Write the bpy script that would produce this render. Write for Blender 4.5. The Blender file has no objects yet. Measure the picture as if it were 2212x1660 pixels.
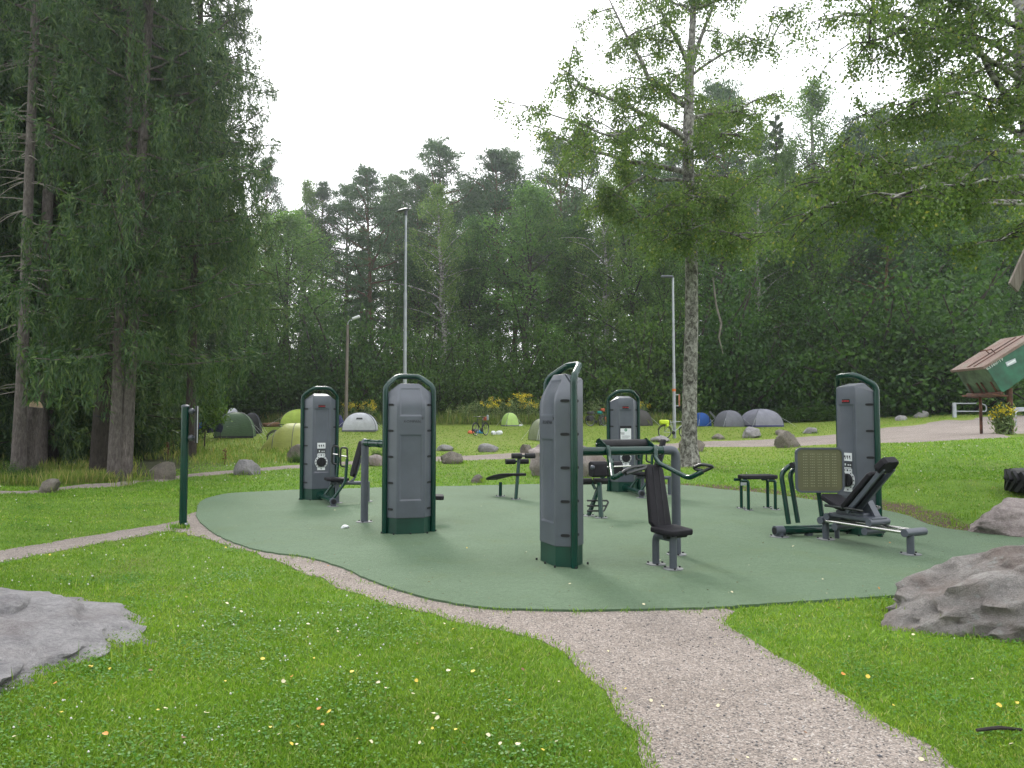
import bpy, bmesh, math, random
import numpy as np
from mathutils import Vector, Matrix
PI = math.pi
SC = bpy.context.scene
C = SC.collection
# ------------------------------------------------------------------ camera
CAMZ = 1.53
FPX = 1600.0            # focal length in picture units (picture 2212 x 1660)
PITCH = math.atan(75 / FPX)
cam = bpy.data.cameras.new('camera'); camo = bpy.data.objects.new('camera', cam); C.objects.link(camo)
cam.sensor_width = 36.0; cam.lens = 36.0 * FPX / 2212
cam.clip_start = 0.05; cam.clip_end = 3000
camo.location = (0, 0, CAMZ); camo.rotation_euler = (PI / 2 + PITCH, 0, 0)
SC.camera = camo
# ------------------------------------------------------------------ sky, sun, exposure
SUN_EL, SUN_AZ = math.radians(38), math.radians(-15)      # azimuth from +Y towards +X
w = bpy.data.worlds.new('World'); SC.world = w; w.use_nodes = True
nt = w.node_tree; nt.nodes.clear()
sky = nt.nodes.new('ShaderNodeTexSky'); sky.sky_type = 'NISHITA'; sky.sun_disc = False
sky.sun_elevation = SUN_EL; sky.sun_rotation = SUN_AZ; sky.air_density = 1.0; sky.dust_density = 3.0; sky.ozone_density = 1.0
tc = nt.nodes.new('ShaderNodeTexCoord')
cn = nt.nodes.new('ShaderNodeTexNoise'); cn.inputs['Scale'].default_value = 2.2; cn.inputs['Detail'].default_value = 5
cr = nt.nodes.new('ShaderNodeMapRange'); cr.inputs['From Min'].default_value = .3; cr.inputs['From Max'].default_value = .7
cr.inputs['To Min'].default_value = .80; cr.inputs['To Max'].default_value = .95
mx = nt.nodes.new('ShaderNodeMix'); mx.data_type = 'RGBA'
mx.inputs[7].default_value = (15.0, 15.3, 15.8, 1)        # bright closed cloud cover
bg = nt.nodes.new('ShaderNodeBackground'); bg.inputs['Strength'].default_value = 0.11
wo = nt.nodes.new('ShaderNodeOutputWorld')
nt.links.new(tc.outputs['Generated'], cn.inputs['Vector']); nt.links.new(cn.outputs['Fac'], cr.inputs['Value'])
nt.links.new(cr.outputs['Result'], mx.inputs['Factor']); nt.links.new(sky.outputs['Color'], mx.inputs[6])
nt.links.new(mx.outputs[2], bg.inputs['Color']); nt.links.new(bg.outputs['Background'], wo.inputs['Surface'])
sun = bpy.data.lights.new('sun', 'SUN'); sun.energy = 1.5; sun.angle = math.radians(11); sun.color = (1, .96, .9)
suno = bpy.data.objects.new('sun', sun); C.objects.link(suno)
sd_ = Vector((math.sin(SUN_AZ) * math.cos(SUN_EL), math.cos(SUN_AZ) * math.cos(SUN_EL), math.sin(SUN_EL)))
suno.rotation_euler = sd_.to_track_quat('Z', 'Y').to_euler()
SC.view_settings.view_transform = 'Standard'; SC.view_settings.look = 'None'
SC.view_settings.exposure = 0.58; SC.view_settings.gamma = 1.0; SC.view_settings.use_curve_mapping = False
SC.render.engine = 'CYCLES'
SC.cycles.use_denoising = True
SC.cycles.max_bounces = 4; SC.cycles.diffuse_bounces = 2; SC.cycles.glossy_bounces = 2
SC.cycles.transmission_bounces = 4; SC.cycles.transparent_max_bounces = 6; SC.cycles.volume_bounces = 0
SC.cycles.caustics_reflective = False; SC.cycles.caustics_refractive = False

# ------------------------------------------------------------------ helpers: picture <-> place
def ray(px, py):
    v = -(py - 830.0) / FPX; u = (px - 1106.0) / FPX
    return u, math.cos(PITCH) - math.sin(PITCH) * v, math.sin(PITCH) + math.cos(PITCH) * v
def P(px, py, d):
    x, y, z = ray(px, py); s = d / y
    return Vector((x * s, d, CAMZ + z * s))
def F(px, py, z=0.0):
    x, y, zz = ray(px, py); s = (z - CAMZ) / zz
    return Vector((x * s, y * s, z))
def sm(a, b, x):
    t = np.clip((np.asarray(x, float) - a) / (b - a), 0, 1); return t * t * (3 - 2 * t)
def poly_sd(poly, x, y):
    """signed distance to a polygon, positive outside"""
    x = np.asarray(x, float); y = np.asarray(y, float)
    p = np.asarray(poly, float); q = np.roll(p, -1, axis=0)
    best = np.full(x.shape, 1e9); ins = np.zeros(x.shape, bool)
    for (ax, ay), (bx, by) in zip(p, q):
        dx, dy = bx - ax, by - ay
        t = np.clip(((x - ax) * dx + (y - ay) * dy) / (dx * dx + dy * dy + 1e-12), 0, 1)
        best = np.minimum(best, np.hypot(x - ax - t * dx, y - ay - t * dy))
        c = ((ay > y) != (by > y)) & (x < dx * (y - ay) / (dy if abs(dy) > 1e-9 else 1e-9) + ax)
        ins ^= c
    return np.where(ins, -best, best)
class GridSD:
    """poly_sd looked up on a grid"""
    def __init__(s, poly, x0, x1, y0, y1, h):
        s.x0, s.y0, s.h = x0, y0, h; gx = np.arange(x0, x1 + h, h); gy = np.arange(y0, y1 + h, h)
        X, Y = np.meshgrid(gx, gy); s.g = poly_sd(poly, X, Y); s.ny, s.nx = s.g.shape
    def __call__(s, x, y):
        u = np.clip((np.asarray(x, float) - s.x0) / s.h, 0, s.nx - 1.001); v = np.clip((np.asarray(y, float) - s.y0) / s.h, 0, s.ny - 1.001)
        i = u.astype(int); j = v.astype(int); a = u - i; b = v - j
        return (s.g[j, i] * (1 - a) + s.g[j, i + 1] * a) * (1 - b) + (s.g[j + 1, i] * (1 - a) + s.g[j + 1, i + 1] * a) * b
PADPX = [(428,1125),(461,1154),(523,1182),(586,1197),(664,1207),(734,1228),(797,1256),(864,1280),(945,1301),(1026,1315),
         (1123,1321),(1252,1323),(1414,1321),(1521,1318),(1633,1311),(1783,1301),(1896,1294),(1986,1286),(2120,1262),(2230,1225),(2275,1195),
         (2212,1163),(2065,1148),(2001,1134),(1964,1118),(1904,1104),(1810,1090),(1718,1077),(1636,1066),(1555,1059),(1472,1050),
         (1300,1047),(1160,1048),(994,1052),(840,1055),(740,1058),(649,1060),(564,1064),(496,1068),(449,1078),(430,1090),(425,1107)]
def smooth_closed(pts, n=6):
    out = []; m = len(pts)
    for i in range(m):
        p0, p1, p2, p3 = pts[i - 1], pts[i], pts[(i + 1) % m], pts[(i + 2) % m]
        for k in range(n):
            t = k / n
            out.append(tuple(.5 * ((2 * p1[j]) + (-p0[j] + p2[j]) * t + (2 * p0[j] - 5 * p1[j] + 4 * p2[j] - p3[j]) * t * t
                                   + (-p0[j] + 3 * p1[j] - 3 * p2[j] + p3[j]) * t ** 3) for j in range(2)))
    return out
PAD = smooth_closed([tuple(F(*p))[:2] for p in PADPX], 4)
pad_sd = GridSD(PAD, -14, 14, -6, 24, .08)
_py = np.array([-60, 0, 17, 20, 25, 32, 38, 45, 50, 60, 80, 130, 300]); _pz = np.array([-.1, 0, 0, .08, .17, .27, .55, .85, 1.1, 1.6, 2.6, 5.0, 9.0])
def th(x, y):
    x = np.asarray(x, float); y = np.asarray(y, float)
    base = (np.interp(y - 1.5, _py, _pz) + np.interp(y, _py, _pz) + np.interp(y + 1.5, _py, _pz)) / 3
    u = x / np.maximum(y, 4.0)
    bump = .8 * sm(.30, .65, u) * sm(9, 22, y)
    near = (y < 30) & (np.abs(x) < 20)
    if np.any(near):
        sd = np.where(near, pad_sd( x, y), 5.0)
        k = sm(0.0, 2.2, sd)
        bump = bump * k + .06 * sm(.15, 1.2, sd) * sm(9, 12, y) * sm(3, 6, x) * (1 - sm(18, 24, y))
        base = base * sm(-.2, 1.0, sd)
    left = -.35 * sm(-10, -16, x) * sm(8, 14, y) * (1 - sm(30, 45, y))
    und = .03 * np.sin(x * .9 + 1.3) * np.sin(y * .7) * sm(17, 22, y)
    return base + bump + left * 0.4 + und
def tz(x, y): return float(th(np.array([x]), np.array([y]))[0])
def G(px, py, lo=2.0, hi=160.0):
    """where the view ray through a picture point meets the ground"""
    x, y, z = ray(px, py)
    ds = np.concatenate([np.arange(lo, 30, .1), np.arange(30, hi, .25)])
    h = CAMZ + z / y * ds - th(x / y * ds, ds)
    i = np.where(h < 0)[0]
    if len(i) == 0:
        d = hi
    else:
        i = i[0]
        if i == 0: d = ds[0]
        else:
            a, b = h[i - 1], h[i]; d = ds[i - 1] + (ds[i] - ds[i - 1]) * a / (a - b)
    X = x / y * d
    return Vector((X, d, tz(X, d)))

# ------------------------------------------------------------------ helpers: materials
def _n(nt, t, **kw):
    n = nt.nodes.new(t)
    for k, v in kw.items(): setattr(n, k, v)
    return n
def new_mat(name):
    m = bpy.data.materials.new(name); m.use_nodes = True
    b = m.node_tree.nodes['Principled BSDF']
    return m, m.node_tree, b
def ramp(nt, fac, stops):
    r = _n(nt, 'ShaderNodeValToRGB'); e = r.color_ramp.elements
    while len(e) > len(stops): e.remove(e[-1])
    while len(e) < len(stops): e.new(.5)
    for el, (p, c) in zip(e, stops): el.position = p; el.color = (*c, 1)
    nt.links.new(fac, r.inputs['Fac']); return r.outputs['Color']
def noise(nt, scale, detail=4, rough=.55, coord='Object', dist=0.0, vec=None, stretch=None):
    n = _n(nt, 'ShaderNodeTexNoise'); n.inputs['Scale'].default_value = scale
    n.inputs['Detail'].default_value = detail; n.inputs['Roughness'].default_value = rough; n.inputs['Distortion'].default_value = dist
    if vec is None:
        t = _n(nt, 'ShaderNodeTexCoord'); vec = t.outputs[coord]
    if stretch:
        mp = _n(nt, 'ShaderNodeMapping'); mp.inputs['Scale'].default_value = stretch
        nt.links.new(vec, mp.inputs['Vector']); vec = mp.outputs['Vector']
    nt.links.new(vec, n.inputs['Vector']); return n.outputs['Fac']
def mix(nt, fac, a, b, mode='MIX'):
    m = _n(nt, 'ShaderNodeMix', data_type='RGBA', blend_type=mode)
    for sock, v in ((m.inputs['Factor'], fac), (m.inputs[6], a), (m.inputs[7], b)):
        if isinstance(v, (int, float)): sock.default_value = v
        elif isinstance(v, tuple): sock.default_value = (*v, 1)
        else: nt.links.new(v, sock)
    return m.outputs[2]
def bump(nt, b, h, strength=.3, dist=.02):
    n = _n(nt, 'ShaderNodeBump'); n.inputs['Strength'].default_value = strength; n.inputs['Distance'].default_value = dist
    nt.links.new(h, n.inputs['Height']); nt.links.new(n.outputs['Normal'], b.inputs['Normal'])
def simple(name, col, rough=.5, metal=0.0, var=.12, scale=6.0, bmp=0.0, bscale=60.0, coat=0.0, spec=.5, col2=None):
    m, nt, b = new_mat(name)
    f = noise(nt, scale, 5)
    c2 = col2 or tuple(max(0, c * (1 - 2 * var)) for c in col)
    c1 = tuple(min(1, c * (1 + var)) for c in col)
    nt.links.new(ramp(nt, f, [(.3, c2), (.7, c1)]), b.inputs['Base Color'])
    b.inputs['Roughness'].default_value = rough; b.inputs['Metallic'].default_value = metal
    b.inputs['Specular IOR Level'].default_value = spec
    if coat: b.inputs['Coat Weight'].default_value = coat; b.inputs['Coat Roughness'].default_value = .15
    if bmp: bump(nt, b, noise(nt, bscale, 3), bmp, .01)
    return m
def leaf_mat(name, stops, trans=.45, rough=.5, tree_var=.25, spec=.3, patch=None):
    m, nt, b = new_mat(name)
    g = _n(nt, 'ShaderNodeNewGeometry'); oi = _n(nt, 'ShaderNodeObjectInfo')
    c = ramp(nt, g.outputs['Random Per Island'], stops)
    if patch:
        c = mix(nt, ramp(nt, noise(nt, 1.3, 5, .65), [(.48, (0, 0, 0)), (.66, (.75, .75, .75))]), c, mix(nt, 1.0, c, patch, 'MULTIPLY'))
        c = mix(nt, .7, c, ramp(nt, noise(nt, .6, 5, .65), [(.3, (.62, .70, .68)), (.7, (1.28, 1.2, 1.1))]), 'MULTIPLY')
    hs = _n(nt, 'ShaderNodeHueSaturation')
    mr = _n(nt, 'ShaderNodeMapRange'); mr.inputs['To Min'].default_value = 1 - tree_var; mr.inputs['To Max'].default_value = 1 + tree_var
    nt.links.new(oi.outputs['Random'], mr.inputs['Value']); nt.links.new(mr.outputs['Result'], hs.inputs['Value'])
    mh = _n(nt, 'ShaderNodeMapRange'); mh.inputs['To Min'].default_value = .515; mh.inputs['To Max'].default_value = .485
    nt.links.new(oi.outputs['Random'], mh.inputs['Value']); nt.links.new(mh.outputs['Result'], hs.inputs['Hue'])
    nt.links.new(c, hs.inputs['Color'])
    b.inputs['Roughness'].default_value = rough; b.inputs['Specular IOR Level'].default_value = spec
    nt.links.new(hs.outputs['Color'], b.inputs['Base Color'])
    t = _n(nt, 'ShaderNodeBsdfTranslucent')
    br = mix(nt, 1.0, hs.outputs['Color'], (1.3, 1.4, .7), 'MULTIPLY')
    nt.links.new(br, t.inputs['Color'])
    ms = _n(nt, 'ShaderNodeMixShader'); ms.inputs['Fac'].default_value = trans
    nt.links.new(b.outputs['BSDF'], ms.inputs[1]); nt.links.new(t.outputs['BSDF'], ms.inputs[2])
    nt.links.new(ms.outputs['Shader'], nt.nodes['Material Output'].inputs['Surface'])
    return m

# ------------------------------------------------------------------ helpers: meshes
class M:
    def __init__(s): s.v = []; s.f = []
    def add(s, vs, fs, T=None):
        o = len(s.v)
        for p in vs:
            p = Vector(p)
            s.v.append(T @ p if T is not None else p)
        s.f += [tuple(i + o for i in f) for f in fs]
        return s
    def box(s, c, size, R=None, T=None):
        x, y, z = [k / 2 for k in size]
        vs = [Vector((a * x, b * y, e * z)) for e in (-1, 1) for (a, b) in ((-1, -1), (1, -1), (1, 1), (-1, 1))]
        if R is not None: vs = [R @ p for p in vs]
        vs = [p + Vector(c) for p in vs]
        return s.add(vs, [(3, 2, 1, 0), (4, 5, 6, 7), (0, 1, 5, 4), (1, 2, 6, 5), (2, 3, 7, 6), (3, 0, 4, 7)], T)
    def tube(s, pts, r, n=10, caps=True, T=None):
        pts = [Vector(p) for p in pts]; m = len(pts)
        rs = r if hasattr(r, '__len__') else [r] * m
        vs = []; fs = []
        t0 = (pts[1] - pts[0]).normalized()
        u = t0.orthogonal().normalized()
        for i, p in enumerate(pts):
            a = pts[i + 1] - p if i < m - 1 else p - pts[i - 1]
            b = p - pts[i - 1] if i else a
            t = (a.normalized() + b.normalized())
            t = t.normalized() if t.length > 1e-6 else a.normalized()
            u = (u - t * u.dot(t)); u = u.normalized() if u.length > 1e-6 else t.orthogonal().normalized()
            vv = t.cross(u)
            cosh = max(.5, t.dot(a.normalized()))
            for k in range(n):
                an = 2 * PI * k / n
                vs.append(p + (u * math.cos(an) + vv * math.sin(an)) * rs[i] / (cosh if 0 < i < m - 1 else 1))
        for i in range(m - 1):
            for k in range(n):
                k2 = (k + 1) % n
                fs.append((i * n + k, i * n + k2, (i + 1) * n + k2, (i + 1) * n + k))
        if caps:
            fs.append(tuple(range(n - 1, -1, -1))); fs.append(tuple((m - 1) * n + k for k in range(n)))
        return s.add(vs, fs, T)
    def loft(s, rings, caps=True, closed=True, T=None):
        n = len(rings[0]); vs = [p for r in rings for p in r]; fs = []
        for i in range(len(rings) - 1):
            for k in range(n if closed else n - 1):
                k2 = (k + 1) % n
                fs.append((i * n + k, i * n + k2, (i + 1) * n + k2, (i + 1) * n + k))
        if caps: fs.append(tuple(range(n - 1, -1, -1))); fs.append(tuple((len(rings) - 1) * n + k for k in range(n)))
        return s.add(vs, fs, T)
    def prism(s, poly, z0, z1, T=None):
        return s.loft([[(x, y, z0) for x, y in poly], [(x, y, z1) for x, y in poly]], T=T)
    def ball(s, c, r, n=10, m=6, T=None):
        r = r if hasattr(r, '__len__') else (r, r, r)
        rings = []
        for i in range(m + 1):
            a = -PI / 2 + PI * (i * .96 + .02 * m) / m
            rings.append([(c[0] + r[0] * math.cos(a) * math.cos(2 * PI * k / n), c[1] + r[1] * math.cos(a) * math.sin(2 * PI * k / n), c[2] + r[2] * math.sin(a)) for k in range(n)])
        return s.loft(rings, T=T)
    def torus(s, c, R, r, axis='Y', n=28, m=8, T=None, squash=1.0):
        vs = []; fs = []
        for i in range(n):
            a = 2 * PI * i / n
            for k in range(m):
                b = 2 * PI * k / m
                q = R + r * math.cos(b); h = r * squash * math.sin(b)
                x, y, z = q * math.cos(a), h, q * math.sin(a)
                if axis == 'Z': y, z = z, y
                vs.append((c[0] + x, c[1] + y, c[2] + z))
        for i in range(n):
            for k in range(m):
                fs.append((i * m + k, i * m + (k + 1) % m, ((i + 1) % n) * m + (k + 1) % m, ((i + 1) % n) * m + k))
        return s.add(vs, fs, T)
    def mesh(s, name, smooth=40):
        me = bpy.data.meshes.new(name); me.from_pydata([tuple(p) for p in s.v], [], s.f); me.update()
        if smooth:
            me.polygons.foreach_set('use_smooth', [True] * len(me.polygons)); me.set_sharp_from_angle(angle=math.radians(smooth))
        return me
def fillet(pts, r, n=5):
    pts = [Vector(p) for p in pts]; out = [pts[0]]
    for i in range(1, len(pts) - 1):
        a, b, c = pts[i - 1], pts[i], pts[i + 1]
        k = min(r, (a - b).length * .45, (c - b).length * .45)
        p0 = b + (a - b).normalized() * k; p1 = b + (c - b).normalized() * k
        for j in range(n + 1):
            t = j / n; out.append(p0 * (1 - t) ** 2 + b * 2 * t * (1 - t) + p1 * t * t)
    out.append(pts[-1]); return out
def link(name, me, mat=None, parent=None, world=False):
    o = bpy.data.objects.new(name, me); C.objects.link(o)
    if mat is not None and len(me.materials) == 0: me.materials.append(mat)
    if parent is not None:
        o.parent = parent
        if world: o.matrix_parent_inverse = parent.matrix_basis.inverted()
    return o
def part(name, m, mat, parent=None, world=False, bevel=0.0, smooth=40, seg=2):
    me = m if isinstance(m, bpy.types.Mesh) else m.mesh(name, smooth)
    o = link(name, me, mat, parent, world)
    if bevel:
        b = o.modifiers.new('bevel', 'BEVEL'); b.width = bevel; b.segments = seg; b.limit_method = 'ANGLE'; b.angle_limit = math.radians(25)
    return o
def tag(o, label=None, cat=None, group=None, kind=None):
    if label: o['label'] = label
    if cat: o['category'] = cat
    if group: o['group'] = group
    if kind: o['kind'] = kind
    return o
def empty(name, loc, rz=0.0, scale=None):
    o = bpy.data.objects.new(name, None); C.objects.link(o); o.empty_display_size = .1
    o.location = loc; o.rotation_euler = (0, 0, rz)
    if scale: o.scale = scale
    return o
def big_mesh(name, V, Q):
    """V (n,3) float array, Q (m,k) int array"""
    V = np.asarray(V, np.float32); Q = np.asarray(Q, np.int32); k = Q.shape[1]
    me = bpy.data.meshes.new(name)
    me.vertices.add(len(V)); me.vertices.foreach_set('co', V.ravel())
    me.loops.add(Q.size); me.loops.foreach_set('vertex_index', Q.ravel())
    me.polygons.add(len(Q)); me.polygons.foreach_set('loop_start', np.arange(0, Q.size, k, dtype=np.int32))
    me.update(calc_edges=True); me.validate(); return me
def unit(a): return a / np.maximum(np.linalg.norm(a, axis=1, keepdims=True), 1e-9)
def cards(cen, ax, L, W, rng):
    """one rhombic leaf per centre, long axis AX"""
    n = len(cen); ax = unit(ax); r = unit(rng.normal(size=(n, 3)))
    b = unit(np.cross(ax, r))
    L = np.broadcast_to(np.asarray(L, float), (n,))[:, None]; W = np.broadcast_to(np.asarray(W, float), (n,))[:, None]
    nrm = np.cross(ax, b)
    V = np.stack([cen - ax * L * .5, cen + b * W * .5 - ax * L * .08 + nrm * W * .12, cen + ax * L * .5, cen - b * W * .5 - ax * L * .08 + nrm * W * .12], 1).reshape(-1, 3)
    return V, np.arange(4 * n).reshape(n, 4)
def text_mesh(txt, size, depth=0.0, font_space=1.0):
    cu = bpy.data.curves.new('txt', 'FONT'); cu.body = txt; cu.size = size; cu.extrude = depth; cu.align_x = 'CENTER'; cu.align_y = 'CENTER'
    cu.space_character = font_space; cu.resolution_u = 3
    o = bpy.data.objects.new('txt', cu); C.objects.link(o)
    bpy.context.view_layer.update()
    me = bpy.data.meshes.new_from_object(o.evaluated_get(bpy.context.evaluated_depsgraph_get()))
    bpy.data.objects.remove(o); bpy.data.curves.remove(cu)
    me.materials.clear()
    return me

# ------------------------------------------------------------------ materials
def mk_ground():
    m, nt, b = new_mat('lawn_ground')
    at = _n(nt, 'ShaderNodeVertexColor', layer_name='cover')
    sp = _n(nt, 'ShaderNodeSeparateColor'); nt.links.new(at.outputs['Color'], sp.inputs['Color'])
    big = noise(nt, .35, 4); mid = noise(nt, 3.0, 5); fine = noise(nt, 45, 4, .7); patch = noise(nt, 1.1, 6, .65)
    c = ramp(nt, mid, [(.25, (.080, .155, .019)), (.5, (.112, .205, .024)), (.75, (.145, .240, .034))])
    dry = mix(nt, ramp(nt, patch, [(.5, (0, 0, 0)), (.68, (1, 1, 1))]), c, (.155, .165, .050))
    c = mix(nt, ramp(nt, big, [(.4, (0, 0, 0)), (.6, (.55, .55, .55))]), c, dry)
    c = mix(nt, sp.outputs['Green'], c, mix(nt, patch, (.150, .215, .028), (.200, .225, .052)))        # far, drier meadow
    c = mix(nt, .75, c, ramp(nt, fine, [(.2, (.35, .35, .35)), (.5, (1, 1, 1)), (.8, (1.5, 1.5, 1.4))]), 'MULTIPLY')
    soil = ramp(nt, fine, [(.3, (.055, .038, .026)), (.7, (.16, .115, .08))])
    c = mix(nt, ramp(nt, mix(nt, .5, sp.outputs['Blue'], patch), [(.5, (0, 0, 0)), (.6, (1, 1, 1))]), c, soil)   # bare earth
    ff = ramp(nt, mid, [(.3, (.022, .028, .010)), (.6, (.035, .042, .014)), (.8, (.055, .045, .026))])
    c = mix(nt, sp.outputs['Red'], c, ff)
    nt.links.new(c, b.inputs['Base Color']); b.inputs['Roughness'].default_value = .9; b.inputs['Specular IOR Level'].default_value = .15
    bump(nt, b, fine, .9, .03); return m
def mk_gravel(name, tint):
    m, nt, b = new_mat(name)
    vo = _n(nt, 'ShaderNodeTexVoronoi'); vo.inputs['Scale'].default_value = 115; t = _n(nt, 'ShaderNodeTexCoord')
    nt.links.new(t.outputs['Object'], vo.inputs['Vector'])
    sp = _n(nt, 'ShaderNodeSeparateColor'); nt.links.new(vo.outputs['Color'], sp.inputs['Color'])
    c = ramp(nt, sp.outputs['Red'], [(0, (.11, .105, .105)), (.2, (.19, .172, .162)), (.5, (.255, .225, .207)), (.8, (.31, .275, .255)), (1, (.42, .40, .385))])
    c = mix(nt, 1.0, c, tint, 'MULTIPLY')
    big = noise(nt, .9, 5)
    c = mix(nt, .7, c, ramp(nt, big, [(.3, (.80, .78, .76)), (.7, (1.12, 1.12, 1.12))]), 'MULTIPLY')
    c = mix(nt, .6, c, ramp(nt, noise(nt, 6, 6, .7), [(.3, (.78, .77, .75)), (.7, (1.15, 1.15, 1.15))]), 'MULTIPLY')
    wd = noise(nt, 2.2, 6, .7)
    c = mix(nt, ramp(nt, wd, [(.62, (0, 0, 0)), (.74, (.55, .55, .55))]), c, (.11, .095, .055))
    nt.links.new(c, b.inputs['Base Color']); b.inputs['Roughness'].default_value = .92; b.inputs['Specular IOR Level'].default_value = .2
    bump(nt, b, vo.outputs['Distance'], .55, .008); return m
def mk_turf():
    m, nt, b = new_mat('artificial_turf')
    f = noise(nt, 330, 3, .8); mid = noise(nt, 30, 6, .75); big = noise(nt, .7, 5, .6, dist=.6); streak = noise(nt, 5, 5, .7, stretch=(1, 3.5, 1))
    c = ramp(nt, f, [(.25, (.050, .094, .048)), (.5, (.086, .144, .076)), (.75, (.138, .206, .122))])
    c = mix(nt, .8, c, ramp(nt, mid, [(.28, (.62, .66, .60)), (.72, (1.3, 1.27, 1.28))]), 'MULTIPLY')
    c = mix(nt, .8, c, ramp(nt, big, [(.3, (.78, .84, .74)), (.7, (1.12, 1.10, 1.15))]), 'MULTIPLY')
    c = mix(nt, .5, c, ramp(nt, streak, [(.3, (.78, .8, .76)), (.7, (1.15, 1.14, 1.15))]), 'MULTIPLY')
    worn = noise(nt, 1.7, 5, .6)
    c = mix(nt, ramp(nt, worn, [(.54, (0, 0, 0)), (.70, (.55, .55, .55))]), c, (.080, .128, .050))
    nt.links.new(c, b.inputs['Base Color']); b.inputs['Roughness'].default_value = .75; b.inputs['Specular IOR Level'].default_value = .25
    b.inputs['Sheen Weight'].default_value = .08; b.inputs['Sheen Roughness'].default_value = .5
    bump(nt, b, f, .7, .012); return m
def mk_rock(name, cols, pink=.0, lichen=.0, scale=1.0):
    m, nt, b = new_mat(name)
    n1 = noise(nt, 2.2 * scale, 8, .7, dist=.4); n2 = noise(nt, 22 * scale, 6, .75); n3 = noise(nt, 90 * scale, 3, .7)
    c = ramp(nt, n1, [(.25, cols[0]), (.5, cols[1]), (.75, cols[2])])
    c = mix(nt, .8, c, ramp(nt, n2, [(.25, (.5, .5, .52)), (.55, (1, 1, 1)), (.8, (1.3, 1.28, 1.25))]), 'MULTIPLY')
    c = mix(nt, .5, c, ramp(nt, n3, [(.3, (.45, .45, .45)), (.7, (1.4, 1.4, 1.4))]), 'MULTIPLY')
    if pink: c = mix(nt, ramp(nt, noise(nt, 1.4 * scale, 5, .6), [(.48, (0, 0, 0)), (.66, (pink, pink, pink))]), c, (.19, .13, .105))
    if lichen:
        c = mix(nt, ramp(nt, noise(nt, 9 * scale, 4, .6), [(.62, (0, 0, 0)), (.70, (lichen, lichen, lichen))]), c, (.36, .38, .36))
    vo = _n(nt, 'ShaderNodeTexVoronoi', feature='DISTANCE_TO_EDGE'); vo.inputs['Scale'].default_value = 2.1 * scale
    tcn = _n(nt, 'ShaderNodeTexCoord'); wv = mix(nt, .22, tcn.outputs['Object'], _n(nt, 'ShaderNodeTexNoise').outputs['Color'], 'ADD'); nt.links.new(wv, vo.inputs['Vector'])
    ck = ramp(nt, vo.outputs['Distance'], [(0, (.25, .24, .23)), (.035, (1, 1, 1))])
    c = mix(nt, .16, c, ck, 'MULTIPLY')
    nt.links.new(c, b.inputs['Base Color']); b.inputs['Roughness'].default_value = .88; b.inputs['Specular IOR Level'].default_value = .3
    h = mix(nt, .5, mix(nt, .5, n1, n2), n3); h = mix(nt, .10, h, ck); bump(nt, b, h, 1.0, .10); return m
def mk_bark(name, stops, scale=(6, 6, 1.2), bmp=.8, moss=0.0, nscale=3.0):
    m, nt, b = new_mat(name)
    f = noise(nt, nscale, 6, .7, stretch=scale, dist=.5); f2 = noise(nt, 1.1, 4)
    c = ramp(nt, f, stops)
    c = mix(nt, .6, c, ramp(nt, f2, [(.3, (.65, .65, .65)), (.7, (1.25, 1.22, 1.2))]), 'MULTIPLY')
    nt.links.new(c, b.inputs['Base Color']); b.inputs['Roughness'].default_value = .9; b.inputs['Specular IOR Level'].default_value = .2
    bump(nt, b, f, bmp, .04); return m
MT = {}
MT['ground'] = mk_ground()
MT['gravel'] = mk_gravel('pinkish_gravel', (.96, .92, .875))
MT['gravel_far'] = mk_gravel('grey_gravel', (.95, .91, .87))
MT['turf'] = mk_turf()
MT['rock_grey'] = mk_rock('grey_rock', [(.19, .183, .188), (.36, .345, .345), (.50, .48, .48)], .12, .2)
MT['rock_slab'] = mk_rock('pale_bedrock', [(.25, .24, .25), (.47, .45, .455), (.64, .615, .62)], .25, .15, 1.6)
MT['rock_brown'] = mk_rock('brown_rock', [(.13, .118, .098), (.26, .232, .195), (.38, .345, .295)], .2, .4, 1.2)
MT['rock_pink'] = mk_rock('pink_rock', [(.24, .21, .20), (.44, .375, .355), (.58, .51, .485)], .5, .4, 1.1)
MT['rock_dark'] = mk_rock('lichen_rock', [(.17, .16, .15), (.35, .325, .305), (.52, .485, .455)], .6, .6, 1.3)
MT['shell'] = simple('grey_moulded_plastic', (.074, .084, .104), .34, var=.10, scale=3, bmp=.12, bscale=300, spec=.65)
MT['green'] = simple('dark_green_lacquer', (.0015, .032, .022), .2, var=.12, scale=5, spec=.45)
MT['green2'] = simple('dark_green_plinth', (.003, .040, .025), .4, var=.2, scale=4)
MT['grey_metal'] = simple('grey_coated_metal', (.068, .077, .095), .36, var=.08, scale=8)
MT['black'] = simple('black_rubber', (.012, .012, .014), .55, spec=.3, var=.2, scale=12, bmp=.1, bscale=200)
MT['black_pad'] = simple('black_seat_pad', (.008, .007, .010), .62, spec=.25, var=.2, scale=12, bmp=.15, bscale=260)
MT['black_gloss'] = simple('black_coated_steel', (.008, .010, .010), .3, var=.1, scale=12)
MT['dark'] = simple('dark_parts_and_recess_shade', (.012, .013, .014), .8)  # bolts and braces are this dark; on the bolt slots it paints recess shade
MT['steel'] = simple('galvanised_steel', (.42, .44, .47), .42, metal=.8, var=.12, scale=9)
MT['chrome'] = simple('bright_steel', (.62, .61, .57), .22, metal=1.0, var=.06)
MT['label_white'] = simple('white_label', (.66, .68, .68), .45, var=.03)
MT['red'] = simple('red_lettering', (.55, .02, .03), .4, var=.05)
MT['emboss'] = simple('shadowed_lettering', (.034, .038, .046), .6)
MT['ink'] = simple('dark_ink', (.03, .032, .035), .6)
MT['logo_green'] = simple('printed_green', (.01, .17, .07), .5)
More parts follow.
